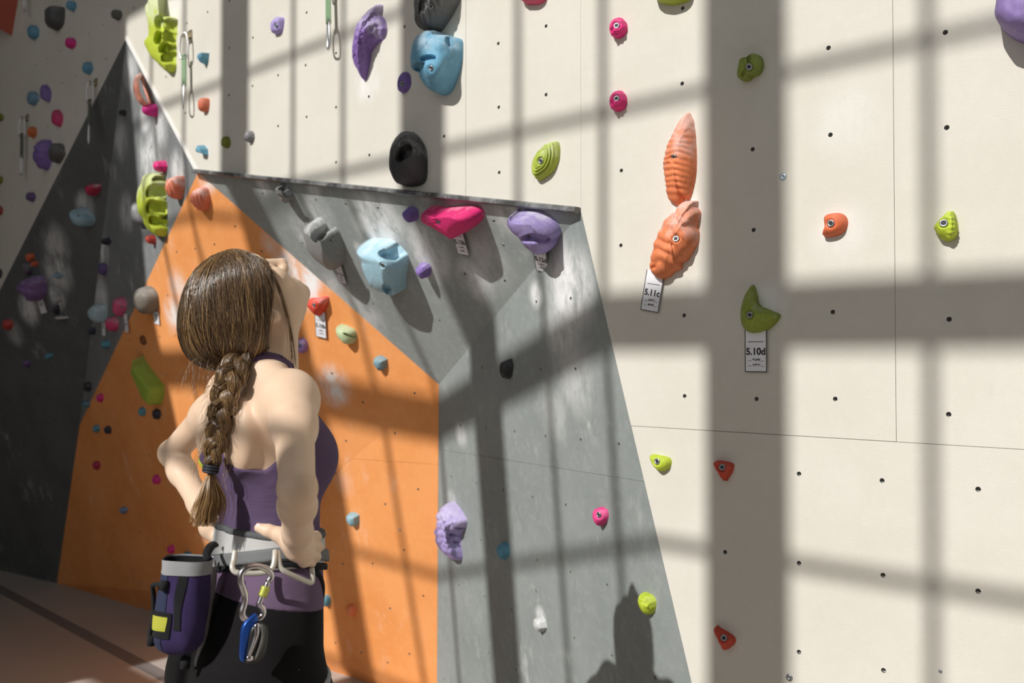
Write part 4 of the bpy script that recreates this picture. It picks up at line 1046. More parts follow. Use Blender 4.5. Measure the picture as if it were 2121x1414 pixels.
# ---- joints (picture point + how far to her right)
R_SH, R_EL, R_WR = J(606, 826, .138), J(616, 1012, .335), J(616, 1132, .158)
L_SH, L_EL, L_WR = J(478, 814, -.143), J(356, 938, -.355), J(440, 1090, -.150)
NECKB = np.array([0.0, 0.006, 1.372])
VOX = 0.0032
torso = Field((-.30, -.24, .60), (.30, .24, 1.50), VOX)
torso.loft([(.80, .150, .092, -.010), (.86, .160, .100, -.012), (.93, .158, .098, -.010), (1.00, .146, .090, .000), (1.06, .128, .080, .012), (1.11, .112, .073, .018), (1.15, .105, .069, .020), (1.20, .110, .073, .018), (1.26, .124, .079, .012), (1.31, .130, .080, .008), (1.35, .118, .066, .002), (1.385, .085, .050, .0), (1.41, .05, .045, .0)], k=.02)
for s_ in (-1, 1):
    torso.ell((s_ * .062, .052, 1.262), (.055, .055, .054), .035)                       # bust
    torso.ell((s_ * .074, -.058, 1.305), (.042, .020, .056), .03)                        # shoulder blade
    torso.ell((s_ * .072, -.052, .885), (.078, .070, .085), .04)                         # seat
    torso.cone((0, -.010, 1.420), (s_ * .120, -.002, 1.376), .030, .027, .03)            # trapezius
    torso.cone((s_ * .02, .03, 1.375), (s_ * .125, .012, 1.385), .012, .013, .02)        # collar bone
    torso.ell((s_ * .128, .002, 1.358), (.038, .042, .042), .03)                          # deltoid root
torso.cone((0, -.062, 1.10), (0, -.084, 1.33), .008, .008, .03, sub=True)               # hollow of the spine
legs = Field((-.22, -.20, .0), (.22, .24, 1.06), VOX)
for s_ in (-1, 1):
    legs.cone((s_ * .078, -.008, .87), (s_ * .088, .012, .60), .090, .066, .03)
    legs.cone((s_ * .088, .012, .60), (s_ * .088, .018, .47), .066, .052, .03)
    legs.cone((s_ * .088, .010, .47), (s_ * .087, -.018, .33), .050, .054, .03)
    legs.cone((s_ * .087, -.018, .33), (s_ * .085, -.022, .11), .052, .034, .03)
body = Field((-.44, -.26, .64), (.42, .26, 1.70), VOX)
def merge(F, G):
    i0 = np.round((G.lo - F.lo) / F.vox).astype(int)
    a = [slice(max(0, i0[i]), min(F.n[i], i0[i] + G.n[i])) for i in range(3)]
    b = [slice(a[i].start - i0[i], a[i].stop - i0[i]) for i in range(3)]
    F.d[tuple(a)] = np.minimum(F.d[tuple(a)], G.d[tuple(b)])
merge(body, torso); merge(body, legs)
# arms
def arm(sh, el, wr, s_):
    body.cone(sh, sh + (el - sh) * .35, .0350, .0305, .03)
    body.cone(sh + (el - sh) * .30, el, .0305, .0240, .025)
    fd = wr - el
    body.cone(el, el + fd * .28, .0240, .0250, .015); body.cone(el + fd * .25, el + fd * .75, .0250, .0205, .015); body.cone(el + fd * .70, wr, .0205, .0175, .015)
arm(R_SH, R_EL, R_WR, 1); arm(L_SH, L_EL, L_WR, -1)
# right hand on the hip: thumb to the back, fingers to the front
kn = [J(634, 1108, .150), J(638, 1128, .155), J(637, 1148, .155), J(630, 1163, .152)]
md = [J(655, 1109, .128), J(659, 1131, .131), J(655, 1151, .133), J(645, 1166, .134)]
tp = [J(660, 1113, .098), J(664, 1136, .100), J(660, 1155, .104), J(650, 1170, .110)]
fr = [.0078, .0082, .0078, .0066]
for i in range(4):
    body.cone(R_WR, kn[i], .0150, .0100, .008)
    body.cone(kn[i], md[i], fr[i] * 1.06, fr[i], .002); body.cone(md[i], tp[i], fr[i], fr[i] * .82, .002)
th_ = [J(603, 1120, .160), J(578, 1107, .152), J(556, 1099, .143), J(537, 1093, .132)]
body.cone(R_WR, th_[0], .018, .015, .014); body.cone(th_[0], th_[1], .0145, .0115, .010); body.cone(th_[1], th_[2], .0112, .0098, .006); body.cone(th_[2], th_[3], .0098, .0078, .005)
# left hand, the same pose mirrored on the far hip
mir = lambda p: np.array([-(p[0] - R_WR[0]), p[1] - R_WR[1], p[2] - R_WR[2]]) + L_WR
for i in range(4):
    body.cone(L_WR, mir(kn[i]), .0165, .0112, .012)
    body.cone(mir(kn[i]), mir(md[i]), fr[i] * 1.06, fr[i], .002); body.cone(mir(md[i]), mir(tp[i]), fr[i], fr[i] * .82, .002)
tl = [L_WR + np.array(q) for q in ((.012, .006, -.012), (.026, .004, -.016), (.040, -.002, -.016), (.054, -.008, -.014))]
body.cone(L_WR, tl[0], .018, .015, .014); body.cone(tl[0], tl[1], .0145, .0115, .010); body.cone(tl[1], tl[2], .0112, .0098, .006); body.cone(tl[2], tl[3], .0098, .0078, .005)
# head
HA = [np.array([1.0, 0, 0]), HF, HU]
body.cone(hd(0, -.028, -.060), NECKB, .046, .053, .02)
body.cone(hd(0, .012, -.075), NECKB + np.array([0, .022, .0]), .030, .032, .03)
body.ell(hd(0, .000, .020), hs(.070, .086, .078), .02, HA)
body.ell(hd(0, .034, -.026), hs(.058, .060, .082), .03, HA)
body.ell(hd(0, .046, -.074), hs(.044, .044, .036), .025, HA)
body.ell(hd(0, .078, -.098), hs(.018, .016, .015), .018, HA)
for s_ in (-1, 1):
    body.ell(hd(s_ * .048, .004, -.062), hs(.016, .030, .026), .03, HA)                    # jaw corner
    body.ell(hd(s_ * .040, .066, -.028), hs(.022, .022, .020), .02, HA)                    # cheek
    body.ell(hd(s_ * .031, .094, .004), hs(.017, .014, .011), .012, HA, sub=True)          # eye socket
    body.ell(hd(s_ * .031, .0745, .004), hs(.0135, .0135, .0125), .004, HA)                # eyelid
    body.ell(hd(s_ * .075, -.012, -.018), hs(.0075, .019, .031), .006, HA)                 # ear
    body.ell(hd(s_ * .083, -.010, -.014), hs(.0055, .010, .017), .005, HA, sub=True)
    body.ell(hd(s_ * .074, -.006, -.043), hs(.006, .009, .010), .006, HA)
    body.ell(hd(s_ * .0115, .1005, -.0405), hs(.0085, .0105, .0085), .006, HA)             # nose wing
    body.ell(hd(s_ * .0065, .1040, -.0475), hs(.0038, .0050, .0040), .003, HA, sub=True)
body.cone(hd(0, .088, .012), hd(0, .1115, -.033), .0075 * HS, .0095 * HS, .010)
body.ell(hd(0, .1125, -.0365), hs(.0100, .0095, .0088), .006, HA)
body.ell(hd(0, .083, .024), hs(.046, .012, .012), .02, HA)                                 # brow
body.cone(hd(-.014, .0895, -.066), hd(.014, .0895, -.066), .0062 * HS, .0062 * HS, .006)
body.cone(hd(-.013, .0885, -.0770), hd(.013, .0885, -.0770), .0068 * HS, .0068 * HS, .006)
body.cone(hd(-.020, .0965, -.0712), hd(.020, .0965, -.0712), .0022 * HS, .0022 * HS, .004, sub=True)

def skin_material():
    m, nt, b = new_mat('skin')
    co = nt.nodes.new('ShaderNodeTexCoord').outputs['Object']
    f = noise_n(nt, co, 9, 4, .6)
    nt.links.new(mixc(nt, mapr(nt, f, .3, .7), (0.72, 0.515, 0.365), (0.78, 0.575, 0.425)), b.inputs['Base Color'])
    b.inputs['Roughness'].default_value = 0.48; b.inputs['Specular IOR Level'].default_value = 0.35
    b.inputs['Subsurface Weight'].default_value = 0.12
    b.inputs['Subsurface Radius'].default_value = (0.012, 0.005, 0.003)
    bump(nt, b, noise_n(nt, co, 300, 2), .08, .001)
    return m
M_SKIN = skin_material()
person = tag(empty('person', tuple(bw(np.array([0, 0, 0.0])))), 'climber in a purple tank top and black leggings looking up, hands on hips', 'person')
field_obj('body', body, M_SKIN, person)
M_NAIL = simple('nail', (0.78, 0.56, 0.48), .3)
tn = bw(th_[3]) + (bw(th_[2]) - bw(th_[3])) * .12; cam_d = CAM - tn; cam_d /= np.linalg.norm(cam_d)
na_ = bw(th_[3]) - bw(th_[2]); na_ /= np.linalg.norm(na_); nz_ = cam_d * .7 + np.array([0, 0, .75]); nz_ -= na_ * (nz_ @ na_); nz_ /= np.linalg.norm(nz_); nb_ = np.cross(na_, nz_)
nv, nf = [], []
for i in range(4):
    for k in range(14):
        a_ = 2 * math.pi * k / 14; q_ = i / 3
        nv.append(tn + na_ * math.cos(a_) * .0062 * q_ + nb_ * math.sin(a_) * .0050 * q_ + nz_ * (.0088 - .0030 * (math.sin(a_) * q_) ** 2 - .0006 * q_))
for i in range(3):
    for k in range(14): nf.append((i * 14 + k, i * 14 + (k + 1) % 14, (i + 1) * 14 + (k + 1) % 14, (i + 1) * 14 + k))
mesh_obj('thumb_nail', nv, nf, M_NAIL, person, True, tn)
# ---- clothes: shells a few millimetres off the body
def fabric(name, col, col2, scale=500, rough=.85, wr=None):
    m, nt, b = new_mat(name)
    co = nt.nodes.new('ShaderNodeTexCoord').outputs['Object']
    f = noise_n(nt, co, 14, 3)
    nt.links.new(mixc(nt, mapr(nt, f, .3, .7), col, col2), b.inputs['Base Color'])
    b.inputs['Roughness'].default_value = rough; b.inputs['Specular IOR Level'].default_value = .12
    b.inputs['Sheen Weight'].default_value = .03
    hgt = noise_n(nt, co, scale, 2)
    if wr:
        w = noise_n(nt, co, wr[0], 3, .5, stretch=(1, 1, wr[2])); hgt = mth(nt, 'ADD', mth(nt, 'MULTIPLY', hgt, .06), w)
        bump(nt, b, hgt, wr[1], .012)
    else: bump(nt, b, hgt, .25, .001)
    return m
M_TOP = fabric('purple_jersey', (0.100, 0.066, 0.128), (0.118, 0.080, 0.15), wr=(9, .35, 3.2))
M_BIND = fabric('plum_binding', (0.045, 0.02, 0.055), (0.055, 0.026, 0.065))
M_LEG = fabric('black_stretch', (0.006, 0.0055, 0.006), (0.009, 0.008, 0.0085))
M_BAND = fabric('mauve_jersey', (0.125, 0.083, 0.14), (0.15, 0.10, 0.165), wr=(12, .3, 2.0))
def shell(F, off, region, k=.004):
    G = F.copy(); x, y, z = np.meshgrid(*G.ax, indexing='ij', copy=False)
    v = region(x, y, z); a = G.d - off
    h_ = np.clip(.5 - .5 * (a - v) / k, 0, 1)
    G.d = (a * (1 - h_) + v * h_ + k * h_ * (1 - h_)).astype(np.float32)
    return G
def polydist(x, y, z, pts):
    best = None
    for a, b in zip(pts[:-1], pts[1:]):
        a, b = np.array(a), np.array(b); ab = b - a
        t = np.clip(((x - a[0]) * ab[0] + (y - a[1]) * ab[1] + (z - a[2]) * ab[2]) / (ab @ ab), 0, 1)
        d = np.sqrt((x - a[0] - t * ab[0]) ** 2 + (y - a[1] - t * ab[1]) ** 2 + (z - a[2] - t * ab[2]) ** 2)
        best = d if best is None else np.minimum(best, d)
    return best
torsoN = torso.copy()
torsoN.cone(hd(0, -.028, -.060), NECKB, .046, .053, .02); torsoN.cone(hd(0, .012, -.075), NECKB + np.array([0, .022, .0]), .030, .032, .03)
for sh_ in (R_SH, L_SH): torsoN.ell(sh_, (.040, .042, .044), .03)
def snap(pts, F):
    P = np.array(pts, dtype=float)
    for _ in range(12):
        g = np.stack([(F.sample(P + e) - F.sample(P - e)) / .008 for e in np.eye(3) * .004], 1)
        g /= np.linalg.norm(g, axis=1)[:, None] + 1e-9
        P = P - g * F.sample(P)[:, None] * .8
    return P
STRAP = snap([(.018, -.080, 1.285), (.022, -.070, 1.31), (.024, -.064, 1.335), (.026, -.054, 1.38), (.036, -.037, 1.409), (.056, -.016, 1.427), (.061, .012, 1.424), (.060, .036, 1.412), (.065, .06, 1.38), (.072, .085, 1.33), (.07, .1, 1.29)], torsoN)
def top_region(x, y, z):
    ww = np.clip((y + .03) / .06, 0, 1)
    zb = (1.262 + .050 * np.exp(-(x / .045) ** 2) - .010 * (x / .1) ** 2) * (1 - ww) + (1.335 - .30 * np.maximum(0, np.abs(x) - .085)) * ww
    base = z - zb
    st = np.minimum(polydist(x, y, z, STRAP), polydist(-x, y, z, STRAP)) - .010
    cen = np.maximum(np.maximum(np.abs(x) - .026, y + .02), z - 1.36)
    return np.maximum(np.minimum(np.minimum(base, st), cen), (1.095 + .05 * (y + .02)) - z)
top = shell(torsoN, .0042, top_region)
field_obj('tank_top', top, M_TOP, person)
bind = shell(torsoN, .0056, lambda x, y, z: np.minimum(polydist(x, y, z, STRAP[1:]), polydist(-x, y, z, STRAP[1:])) - .0075)
field_obj('neck_binding', bind, M_BIND, person)
hips = Field((-.24, -.22, .0), (.24, .24, 1.18), VOX); merge(hips, legs)
_h = Field((-.24, -.22, .0), (.24, .24, 1.18), VOX)
merge(_h, torso)
kk = .03; hh_ = np.clip(.5 + .5 * (hips.d - _h.d) / kk, 0, 1); hips.d = (hips.d * (1 - hh_) + _h.d * hh_ - kk * hh_ * (1 - hh_)).astype(np.float32)
zl = lambda x, y: 1.033 - .20 * y
field_obj('leggings', shell(hips, .0035, lambda x, y, z: np.maximum(z - zl(x, y), .085 - z)), M_LEG, person)
field_obj('waistband', shell(hips, .0048, lambda x, y, z: np.maximum(z - 1.110, zl(x, y) - .004 - z)), M_BAND, person)
M_SHOE = simple('shoe_rubber', (0.03, 0.03, 0.035), 0.6)
for s_ in (-1, 1):
    sh = Field((-.16, -.10, .0), (.16, .24, .18), .005); sh.d[:] = .1
    sh.cone((s_ * .085, -.035, .035), (s_ * .09, .06, .030), .034, .036, .02); sh.cone((s_ * .09, .06, .030), (s_ * .092, .13, .024), .037, .024, .02); sh.cone((s_ * .085, -.022, .05), (s_ * .085, -.022, .105), .040, .038, .02)
    zc = np.meshgrid(*sh.ax, indexing='ij')[2]; sh.d = np.maximum(sh.d, .003 - zc)
    field_obj('shoe', sh, M_SHOE, person)
# ------------------------------------------------------------------ hair
def hair_material(name, a, b_, c_):
    m, nt, b = new_mat(name)
    at = nt.nodes.new('ShaderNodeAttribute'); at.attribute_name = 'shade'
    c = mixc(nt, mapr(nt, at.outputs['Fac'], 0.0, .5, smooth=False), a, b_)
    c = mixc(nt, mapr(nt, at.outputs['Fac'], .5, 1.0, smooth=False), c, c_)
    nt.links.new(c, b.inputs['Base Color'])
    b.inputs['Roughness'].default_value = .27; b.inputs['Specular IOR Level'].default_value = .8
    return m
M_HAIR = hair_material('brown_hair', (0.055, 0.030, 0.016), (0.17, 0.10, 0.048), (0.56, 0.34, 0.14))
M_SCALP = simple('hair_mass', (0.075, 0.043, 0.021), .45, spec=.4)
def strands(name, paths, radii, shades, parent, mat, sides=3, label=None):
    """paths (n, k, 3) in world space -> thin tapered tubes in one mesh"""
    Pn = np.asarray(paths); n, k, _ = Pn.shape
    T = np.gradient(Pn, axis=1); T /= np.linalg.norm(T, axis=2, keepdims=True) + 1e-12
    ref = np.array([.31, .52, .79]); U = np.cross(T, ref); U /= np.linalg.norm(U, axis=2, keepdims=True) + 1e-9; Wv = np.cross(T, U)
    R = np.asarray(radii)[:, None] * (np.array([math.sin(math.pi * min(max(.06 + .88 * i / (k - 1), 0), 1)) ** .35 for i in range(k)]))[None, :]
    vs = np.zeros((n, k, sides, 3))
    for q in range(sides):
        a = 2 * math.pi * q / sides
        vs[:, :, q] = Pn + R[..., None] * (U * math.cos(a) + Wv * math.sin(a))
    idx = np.arange(n * k * sides).reshape(n, k, sides)
    fs = []
    for q in range(sides):
        r = (q + 1) % sides
        fs.append(np.stack([idx[:, :-1, q], idx[:, :-1, r], idx[:, 1:, r], idx[:, 1:, q]], -1).reshape(-1, 4))
    F = np.vstack(fs)
    me = bpy.data.meshes.new(name); org = Pn.reshape(-1, 3).mean(0)
    me.vertices.add(n * k * sides); me.vertices.foreach_set('co', (vs.reshape(-1, 3) - org).astype(np.float32).ravel())
    me.loops.add(F.size); me.loops.foreach_set('vertex_index', F.astype(np.int32).ravel())
    me.polygons.add(len(F)); me.polygons.foreach_set('loop_start', np.arange(0, F.size, 4, dtype=np.int32))
    me.update(calc_edges=True); me.polygons.foreach_set('use_smooth', [True] * len(F))
    at = me.attributes.new('shade', 'FLOAT', 'POINT'); at.data.foreach_set('value', np.repeat(np.asarray(shades), k * sides).astype(np.float32))
    me.materials.append(mat)
    o = bpy.data.objects.new(name, me); COL.objects.link(o); o.parent = parent
    acc = np.zeros(3); p = parent
    while p is not None: acc += np.array(p.location); p = p.parent
    o.location = tuple(org - acc); o['kind'] = 'stuff'
    return o
hf = Field(HEADC - .20, HEADC + .20, .0034)
hf.ell(hd(0, -.004, .016), hs(.0835, .104, .093), .02, HA)
hf.ell(hd(0, -.060, .016), hs(.076, .058, .068), .03, HA)
hf.cone(hd(.0, -.088, .020), hd(.010, -.096, -.038), .052 * HS, .026 * HS, .03)
hf.ell(hd(.040, -.035, -.020), hs(.044, .060, .050), .03, HA)
hf.ell(hd(-.040, -.035, -.020), hs(.044, .060, .050), .03, HA)
for s_ in (-1, 1): hf.ell(hd(s_ * .044, .036, .020), hs(.040, .046, .056), .03, HA)
gx = np.meshgrid(*hf.ax, indexing='ij'); rel = [gx[i] - HEADC[i] for i in range(3)]
hyv = (rel[1] * HF[1] + rel[2] * HF[2]) / HS; hzv = (rel[1] * HU[1] + rel[2] * HU[2]) / HS
line = .073 + .50 * hzv
cut1 = hyv - line
cut2 = -.045 - hzv + .35 * np.maximum(0, -.03 - hyv)                # open below the ear
cut2 = np.where(hyv > -.06, -.046 - hzv + .30 * (hyv + .06), -1.0)
v = np.maximum(cut1, cut2) * HS; kq = .012
hq = np.clip(.5 - .5 * (hf.d - v) / kq, 0, 1)
hf.d = (hf.d * (1 - hq) + v * hq + kq * hq * (1 - hq)).astype(np.float32)
GATH = hd(.006, -.090, -.034)
hc = hd(0, -.018, .010)
def groove(P):
    d = P - hc; a = np.arctan2(d[:, 0], d @ HF); ln = np.linalg.norm(d, axis=1)
    w = np.sin(a * 34 + 3 * np.sin(a * 5)) * .0011 + np.sin(a * 71) * .0006
    return P + d / ln[:, None] * w[:, None]
hair = field_obj('hair', hf, M_SCALP, person, groove)
# combed strands from the hairline and the crown to the gather at the nape
NS, KS = 6500, 20
def dirs_from(y, z, x): 
    p = HEADC + HS * (np.stack([x, np.zeros_like(x), np.zeros_like(x)], 1) + y[:, None] * HF + z[:, None] * HU)
    d = p - hc; return d / np.linalg.norm(d, axis=1)[:, None]
t = rng.uniform(-1, 1, NS); ang = t * 2.05                      # round the hairline, ear to ear
z0 = .082 * np.cos(ang) + .0; x0 = .085 * np.sin(ang); y0 = .069 + .50 * z0 - rng.uniform(.0, .012, NS)
back = rng.random(NS) < .45                                     # others start further back on the crown
y0 = np.where(back, y0 - rng.uniform(.0, .12, NS), y0)
d0 = dirs_from(y0, z0, x0)
dg = (GATH - hc); dg = dg / np.linalg.norm(dg)
d1 = dg + rng.normal(0, .15, (NS, 3)); d1 /= np.linalg.norm(d1, axis=1)[:, None]
# keep the side of the head: nudge the middle of the path outwards
mid = d0 + d1; side = np.sign(x0)[:, None] * np.array([[1.0, 0, 0]])
om = np.arccos(np.clip((d0 * d1).sum(1), -1, 1)); S = np.linspace(0, 1, KS)
path = (np.sin((1 - S)[None, :] * om[:, None]) / np.sin(om)[:, None])[..., None] * d0[:, None] + (np.sin(S[None, :] * om[:, None]) / np.sin(om)[:, None])[..., None] * d1[:, None]
path += (np.sin(math.pi * S)[None, :, None] * (side * .42 * np.minimum(1, np.abs(x0) / .05)[:, None])[:, None])
path /= np.linalg.norm(path, axis=2, keepdims=True)
rad = np.full((NS, KS), .19)
for _ in range(60):
    q = hc + path * rad[..., None]; dist = hf.sample(q)
    rad = np.where(dist > .0004, rad - np.maximum(dist * .7, .0004), rad)
rad = np.clip(rad, .05, .19)
# smooth along the strand and lift a little, in locks
for _ in range(3): rad[:, 1:-1] = (rad[:, :-2] + 2 * rad[:, 1:-1] + rad[:, 2:]) / 4
lock = np.sin(t * 37)[:, None] * .0016 * np.sin(math.pi * S)[None]
lift = rng.uniform(-.0002, .0018, NS)[:, None] + lock
wavy = rng.normal(0, .0009, (NS, KS)); 
for _ in range(3): wavy[:, 1:-1] = (wavy[:, :-2] + 2 * wavy[:, 1:-1] + wavy[:, 2:]) / 4
world_paths = bw(hc + path * (rad + lift + wavy)[..., None])
strands('hair_strands', world_paths, rng.uniform(.00028, .00062, NS), np.clip(rng.normal(.42, .22, NS) + .12 * np.sin(t * 23), 0, 1), hair, M_HAIR)
# the loose lock before the ear and the flyaways
lk = []
for i in range(26):
    j = rng.normal(0, 4.5, 2); w_ = rng.uniform(-1, 1)
    pts = [(545, 535), (566, 572), (583, 612), (596, 660), (604, 705), (607 + 4 * w_, 752)]
    P = np.array([J(x + j[0] * (k / 5), y + j[1], .062 + .004 * math.sin(math.pi * k / 5)) for k, (x, y) in enumerate(pts)])
    lk.append(bw(catmull(P, 20)))
for i in range(70):
    k = rng.integers(0, NS); b0 = world_paths[k].copy(); nrm_ = b0 - bw(hc)[None]; nrm_ /= np.linalg.norm(nrm_, axis=1)[:, None]
    b0 += nrm_ * (np.sin(math.pi * S * rng.uniform(.8, 1.3))[:, None] * rng.uniform(.002, .012)); lk.append(b0)
for i in range(36):
    x_, y_ = rng.uniform(395, 470), rng.uniform(735, 765); dx, dy = rng.uniform(-45, 10), rng.uniform(15, 75)
    P = np.array([J(x_ + dx * q + rng.normal(0, 2), y_ + dy * q * q + rng.normal(0, 2), .03 + .02 * q) for q in np.linspace(0, 1, 6)]); lk.append(bw(catmull(P, 20)))
nl = len(lk)
strands('loose_hair', np.array(lk), np.r_[np.full(26, .0003), np.full(nl - 26, .00022)], np.clip(rng.normal(.55, .2, nl), 0, 1), hair, M_HAIR)
# ---- braid
bp = [(497, 738, .050), (484, 765, .066), (470, 795, .076), (462, 830, .080), (456, 865, .082), (449, 905, .078), (442, 940, .072), (437, 968, .068)]
CP = catmull(np.array([bw(J(*p)) for p in bp]), 90)
TB = np.gradient(CP, axis=0); TB /= np.linalg.norm(TB, axis=1)[:, None]
WB = np.cross(TB, -FWDH); WB /= np.linalg.norm(WB, axis=1)[:, None]; DB = np.cross(WB, TB)
sl = np.r_[0, np.cumsum(np.linalg.norm(np.diff(CP, axis=0), axis=1))]
taper = np.interp(np.linspace(0, 1, 90), [0, .12, .5, .9, 1], [1.0, 1.12, 1.0, .78, .50])
bs, bsh = [], []
core = MB()
for i in range(3):
    ph = sl / .088 * 2 * math.pi + i * 2 * math.pi / 3
    cx_ = CP + (WB * (np.sin(ph) * .0112)[:, None] + DB * (np.sin(2 * ph) * .0062)[:, None]) * taper[:, None]
    core.tube(cx_, .0086 * taper, 10)
    T2 = np.gradient(cx_, axis=0); T2 /= np.linalg.norm(T2, axis=1)[:, None]
    U2 = np.cross(T2, DB); U2 /= np.linalg.norm(U2, axis=1)[:, None]; V2 = np.cross(U2, T2)
    for q in range(330):
        a0 = rng.uniform(0, 2 * math.pi); tw = rng.uniform(-.8, .8); rr = rng.uniform(.0080, .0100)
        a = a0 + tw * np.linspace(0, 1, 90)
        st = cx_ + (U2 * np.cos(a)[:, None] * 1.0 + V2 * np.sin(a)[:, None]) * (rr * taper)[:, None]
        s0 = rng.integers(0, 40); st = st[s0:s0 + 50]
        bs.append(st); bsh.append(np.clip(rng.normal(.50, .22) + .18 * (s0 / 40), 0, 1))
braid = core.build('braid', M_SCALP, hair, True, CP.mean(0))
strands('braid_strands', np.array(bs)[:, ::3], rng.uniform(.00028, .0006, len(bs)), bsh, hair, M_HAIR)
fz = []
for q in range(80):
    k = rng.integers(3, 80); P0 = CP[k]; side_ = rng.choice([-1, 1]) * WB[k]
    P = np.array([P0 + side_ * (.018 + .016 * u * rng.uniform(.2, 1)) + TB[k] * .05 * u + DB[k] * rng.normal(0, .004) for u in np.linspace(0, 1, 5)]); fz.append(catmull(P, 20))
strands('braid_frizz', np.array(fz), np.full(80, .00022), np.clip(rng.normal(.7, .15, 80), 0, 1), hair, M_HAIR)
# ---- tail below the tie
tl_, tsh = [], []
for q in range(900):
    u = rng.normal(0, 1, 2); ex = rng.uniform(.72, 1.0)
    pts = [(437, 972), (436 + 5 * u[0], 995), (437 + 11 * u[0], 1030), (430 + 13 * u[0], 1062), (418 + 13 * u[0] + 4 * u[1], 1094)]
    P = catmull(np.array([bw(J(x, y + rng.normal(0, 1), .068 + .006 * u[1] * min(1, k / 2))) for k, (x, y) in enumerate(pts)]), 20)
    n_ = int(20 * ex); P = catmull(P[:n_], 20); tl_.append(P); tsh.append(np.clip(rng.normal(.86, .2), 0, 1))
strands('braid_tail', np.array(tl_), rng.uniform(.0003, .0006, 900), tsh, hair, M_HAIR)
M_TIE = simple('black_elastic', (0.015, 0.018, 0.03), .6)
ti = MB(); c0 = bw(J(437, 969, .068))
for k in range(3):
    cc = c0 + TB[-1] * (k - 1) * .0045
    ti.tube([cc + WB[-1] * .0105 * math.cos(a) + DB[-1] * .0105 * math.sin(a) for a in np.linspace(0, 2 * math.pi, 18, endpoint=False)], .0026, 6, closed=True)
ti.build('hair_tie', M_TIE, hair, True, c0)
# face details: eyelashes, brow, lips, thumb nail
M_LASH = simple('lash', (0.02, 0.012, 0.008), .6); M_LIP = simple('lip', (0.55, 0.22, 0.19), .4)
for s_ in (-1, 1):
    la = MB()
    for k in range(14):
        x = s_ * (.020 + .0016 * k); b0 = hd(x, .0865 - .00025 * k, .0015); la.tube(bw(np.array([b0, b0 + HF * .004 - HU * .001, b0 + HF * .0065 + HU * .002])), .00022, 4)
    tag(la.build('eyelashes', M_LASH, person, False, bw(hd(s_ * .03, .09, .0))), kind='stuff')
    br = MB(); br.tube(bw(np.array([hd(s_ * .014, .0945, .0215), hd(s_ * .028, .0935, .0255), hd(s_ * .044, .084, .0225)])), [.0022, .0024, .001], 6)
    br.build('eyebrow', M_LASH, person, True, bw(hd(s_ * .03, .09, .02)))
# ------------------------------------------------------------------ harness
M_BELT = fabric('pale_grey_padding', (0.42, 0.415, 0.41), (0.50, 0.49, 0.48)); M_WEB = fabric('grey_webbing', (0.085, 0.09, 0.095), (0.115, 0.12, 0.125), 900); M_WEBL = fabric('light_grey_webbing', (0.26, 0.265, 0.275), (0.31, 0.315, 0.325), 900); M_WEBM = fabric('mid_grey_webbing', (0.13, 0.137, 0.14), (0.17, 0.176, 0.18), 900); M_BLK = fabric('black_nylon', (0.014, 0.014, 0.016), (0.02, 0.02, 0.022), 900)
harness = tag(empty('climbing_harness', tuple(bw(np.array([0, 0, 1.0])))), 'grey and black climbing harness worn around the hips of the climber', 'harness')
zt = lambda x, y: 1.142 - .10 * y + .02 * x           # top rim, dips to the front
zbm = lambda x, y: 1.080 - .02 * y + .10 * x
field_obj('waist_belt', shell(hips, .0105, lambda x, y, z: np.maximum(z - zt(x, y), np.maximum(zbm(x, y), 1.078) - z), .006), M_BELT, harness)
field_obj('belt_rim', shell(hips, .0122, lambda x, y, z: np.abs(z - zt(x, y) + .003) - .0055, .003), M_WEB, harness)
field_obj('webbing_strap', shell(hips, .0150, lambda x, y, z: np.abs(z - (1.094 + .20 * np.clip(x, -.05, .2) - .10 * np.clip(y, -1, .0) * 0 - .16 * np.clip(y, .0, 1))) - .0105, .003), M_WEBM, harness)
field_obj('lower_rim', shell(hips, .0115, lambda x, y, z: np.abs(z - (1.082 + .16 * np.clip(x, -.05, .2) - .20 * np.clip(y, .0, 1))) - .006, .003), M_BLK, harness)
M_LOOP = simple('moulded_gear_loop', (0.60, 0.57, 0.50), .35, .15)
def loop_obj(name, pts, rad, mat, parent, n=40, seg=9):
    P = catmull(np.array([bw(J(*p)) for p in pts]), n); mb = MB(); mb.tube(P, rad, seg)
    return mb.build(name, mat, parent, True, P.mean(0))
loop_obj('gear_loop', [(487,1140,.135),(484,1160,.140),(481,1174,.146),(487,1184,.150),(505,1187,.155),(535,1187,.160),(556,1183,.163),(566,1172,.164),(569,1155,.160),(570,1140,.152)], .0042, M_LOOP, harness)
loop_obj('gear_loop', [(575,1142,.152),(577,1160,.160),(581,1175,.164),(592,1184,.166),(615,1195,.164),(636,1204,.158),(645,1206,.152),(647,1196,.148),(646,1176,.145)], .0042, M_LOOP, harness)
lf = loop_obj('front_loop', [(648,1180,.120),(658,1190,.112),(665,1210,.105),(664,1240,.10),(657,1268,.10),(648,1280,.10)], .0062, M_BLK, harness)
M_PIPE = simple('grey_piping', (0.30, 0.30, 0.30), .7)
loop_obj('leg_loop_piping', [(441,1160,.02),(443,1200,.03),(433,1260,.03),(424,1320,.03),(409,1370,.03),(420,1392,.05),(432,1402,.08)], .0045, M_PIPE, harness)
for s_ in (-1, 1):
    F = shell(legs, .0125, lambda x, y, z: np.maximum(np.abs(z - (.885 + .25 * y)) - .017, -s_ * x - .0 - .005), .004)
    field_obj('leg_loop', F, M_BLK, harness)
    F = shell(legs, .0150, lambda x, y, z: np.maximum(np.abs(z - (.893 + .25 * y)) - .0055, -s_ * x - .0 - .005), .003)
    field_obj('leg_strap', F, M_WEBL, harness)
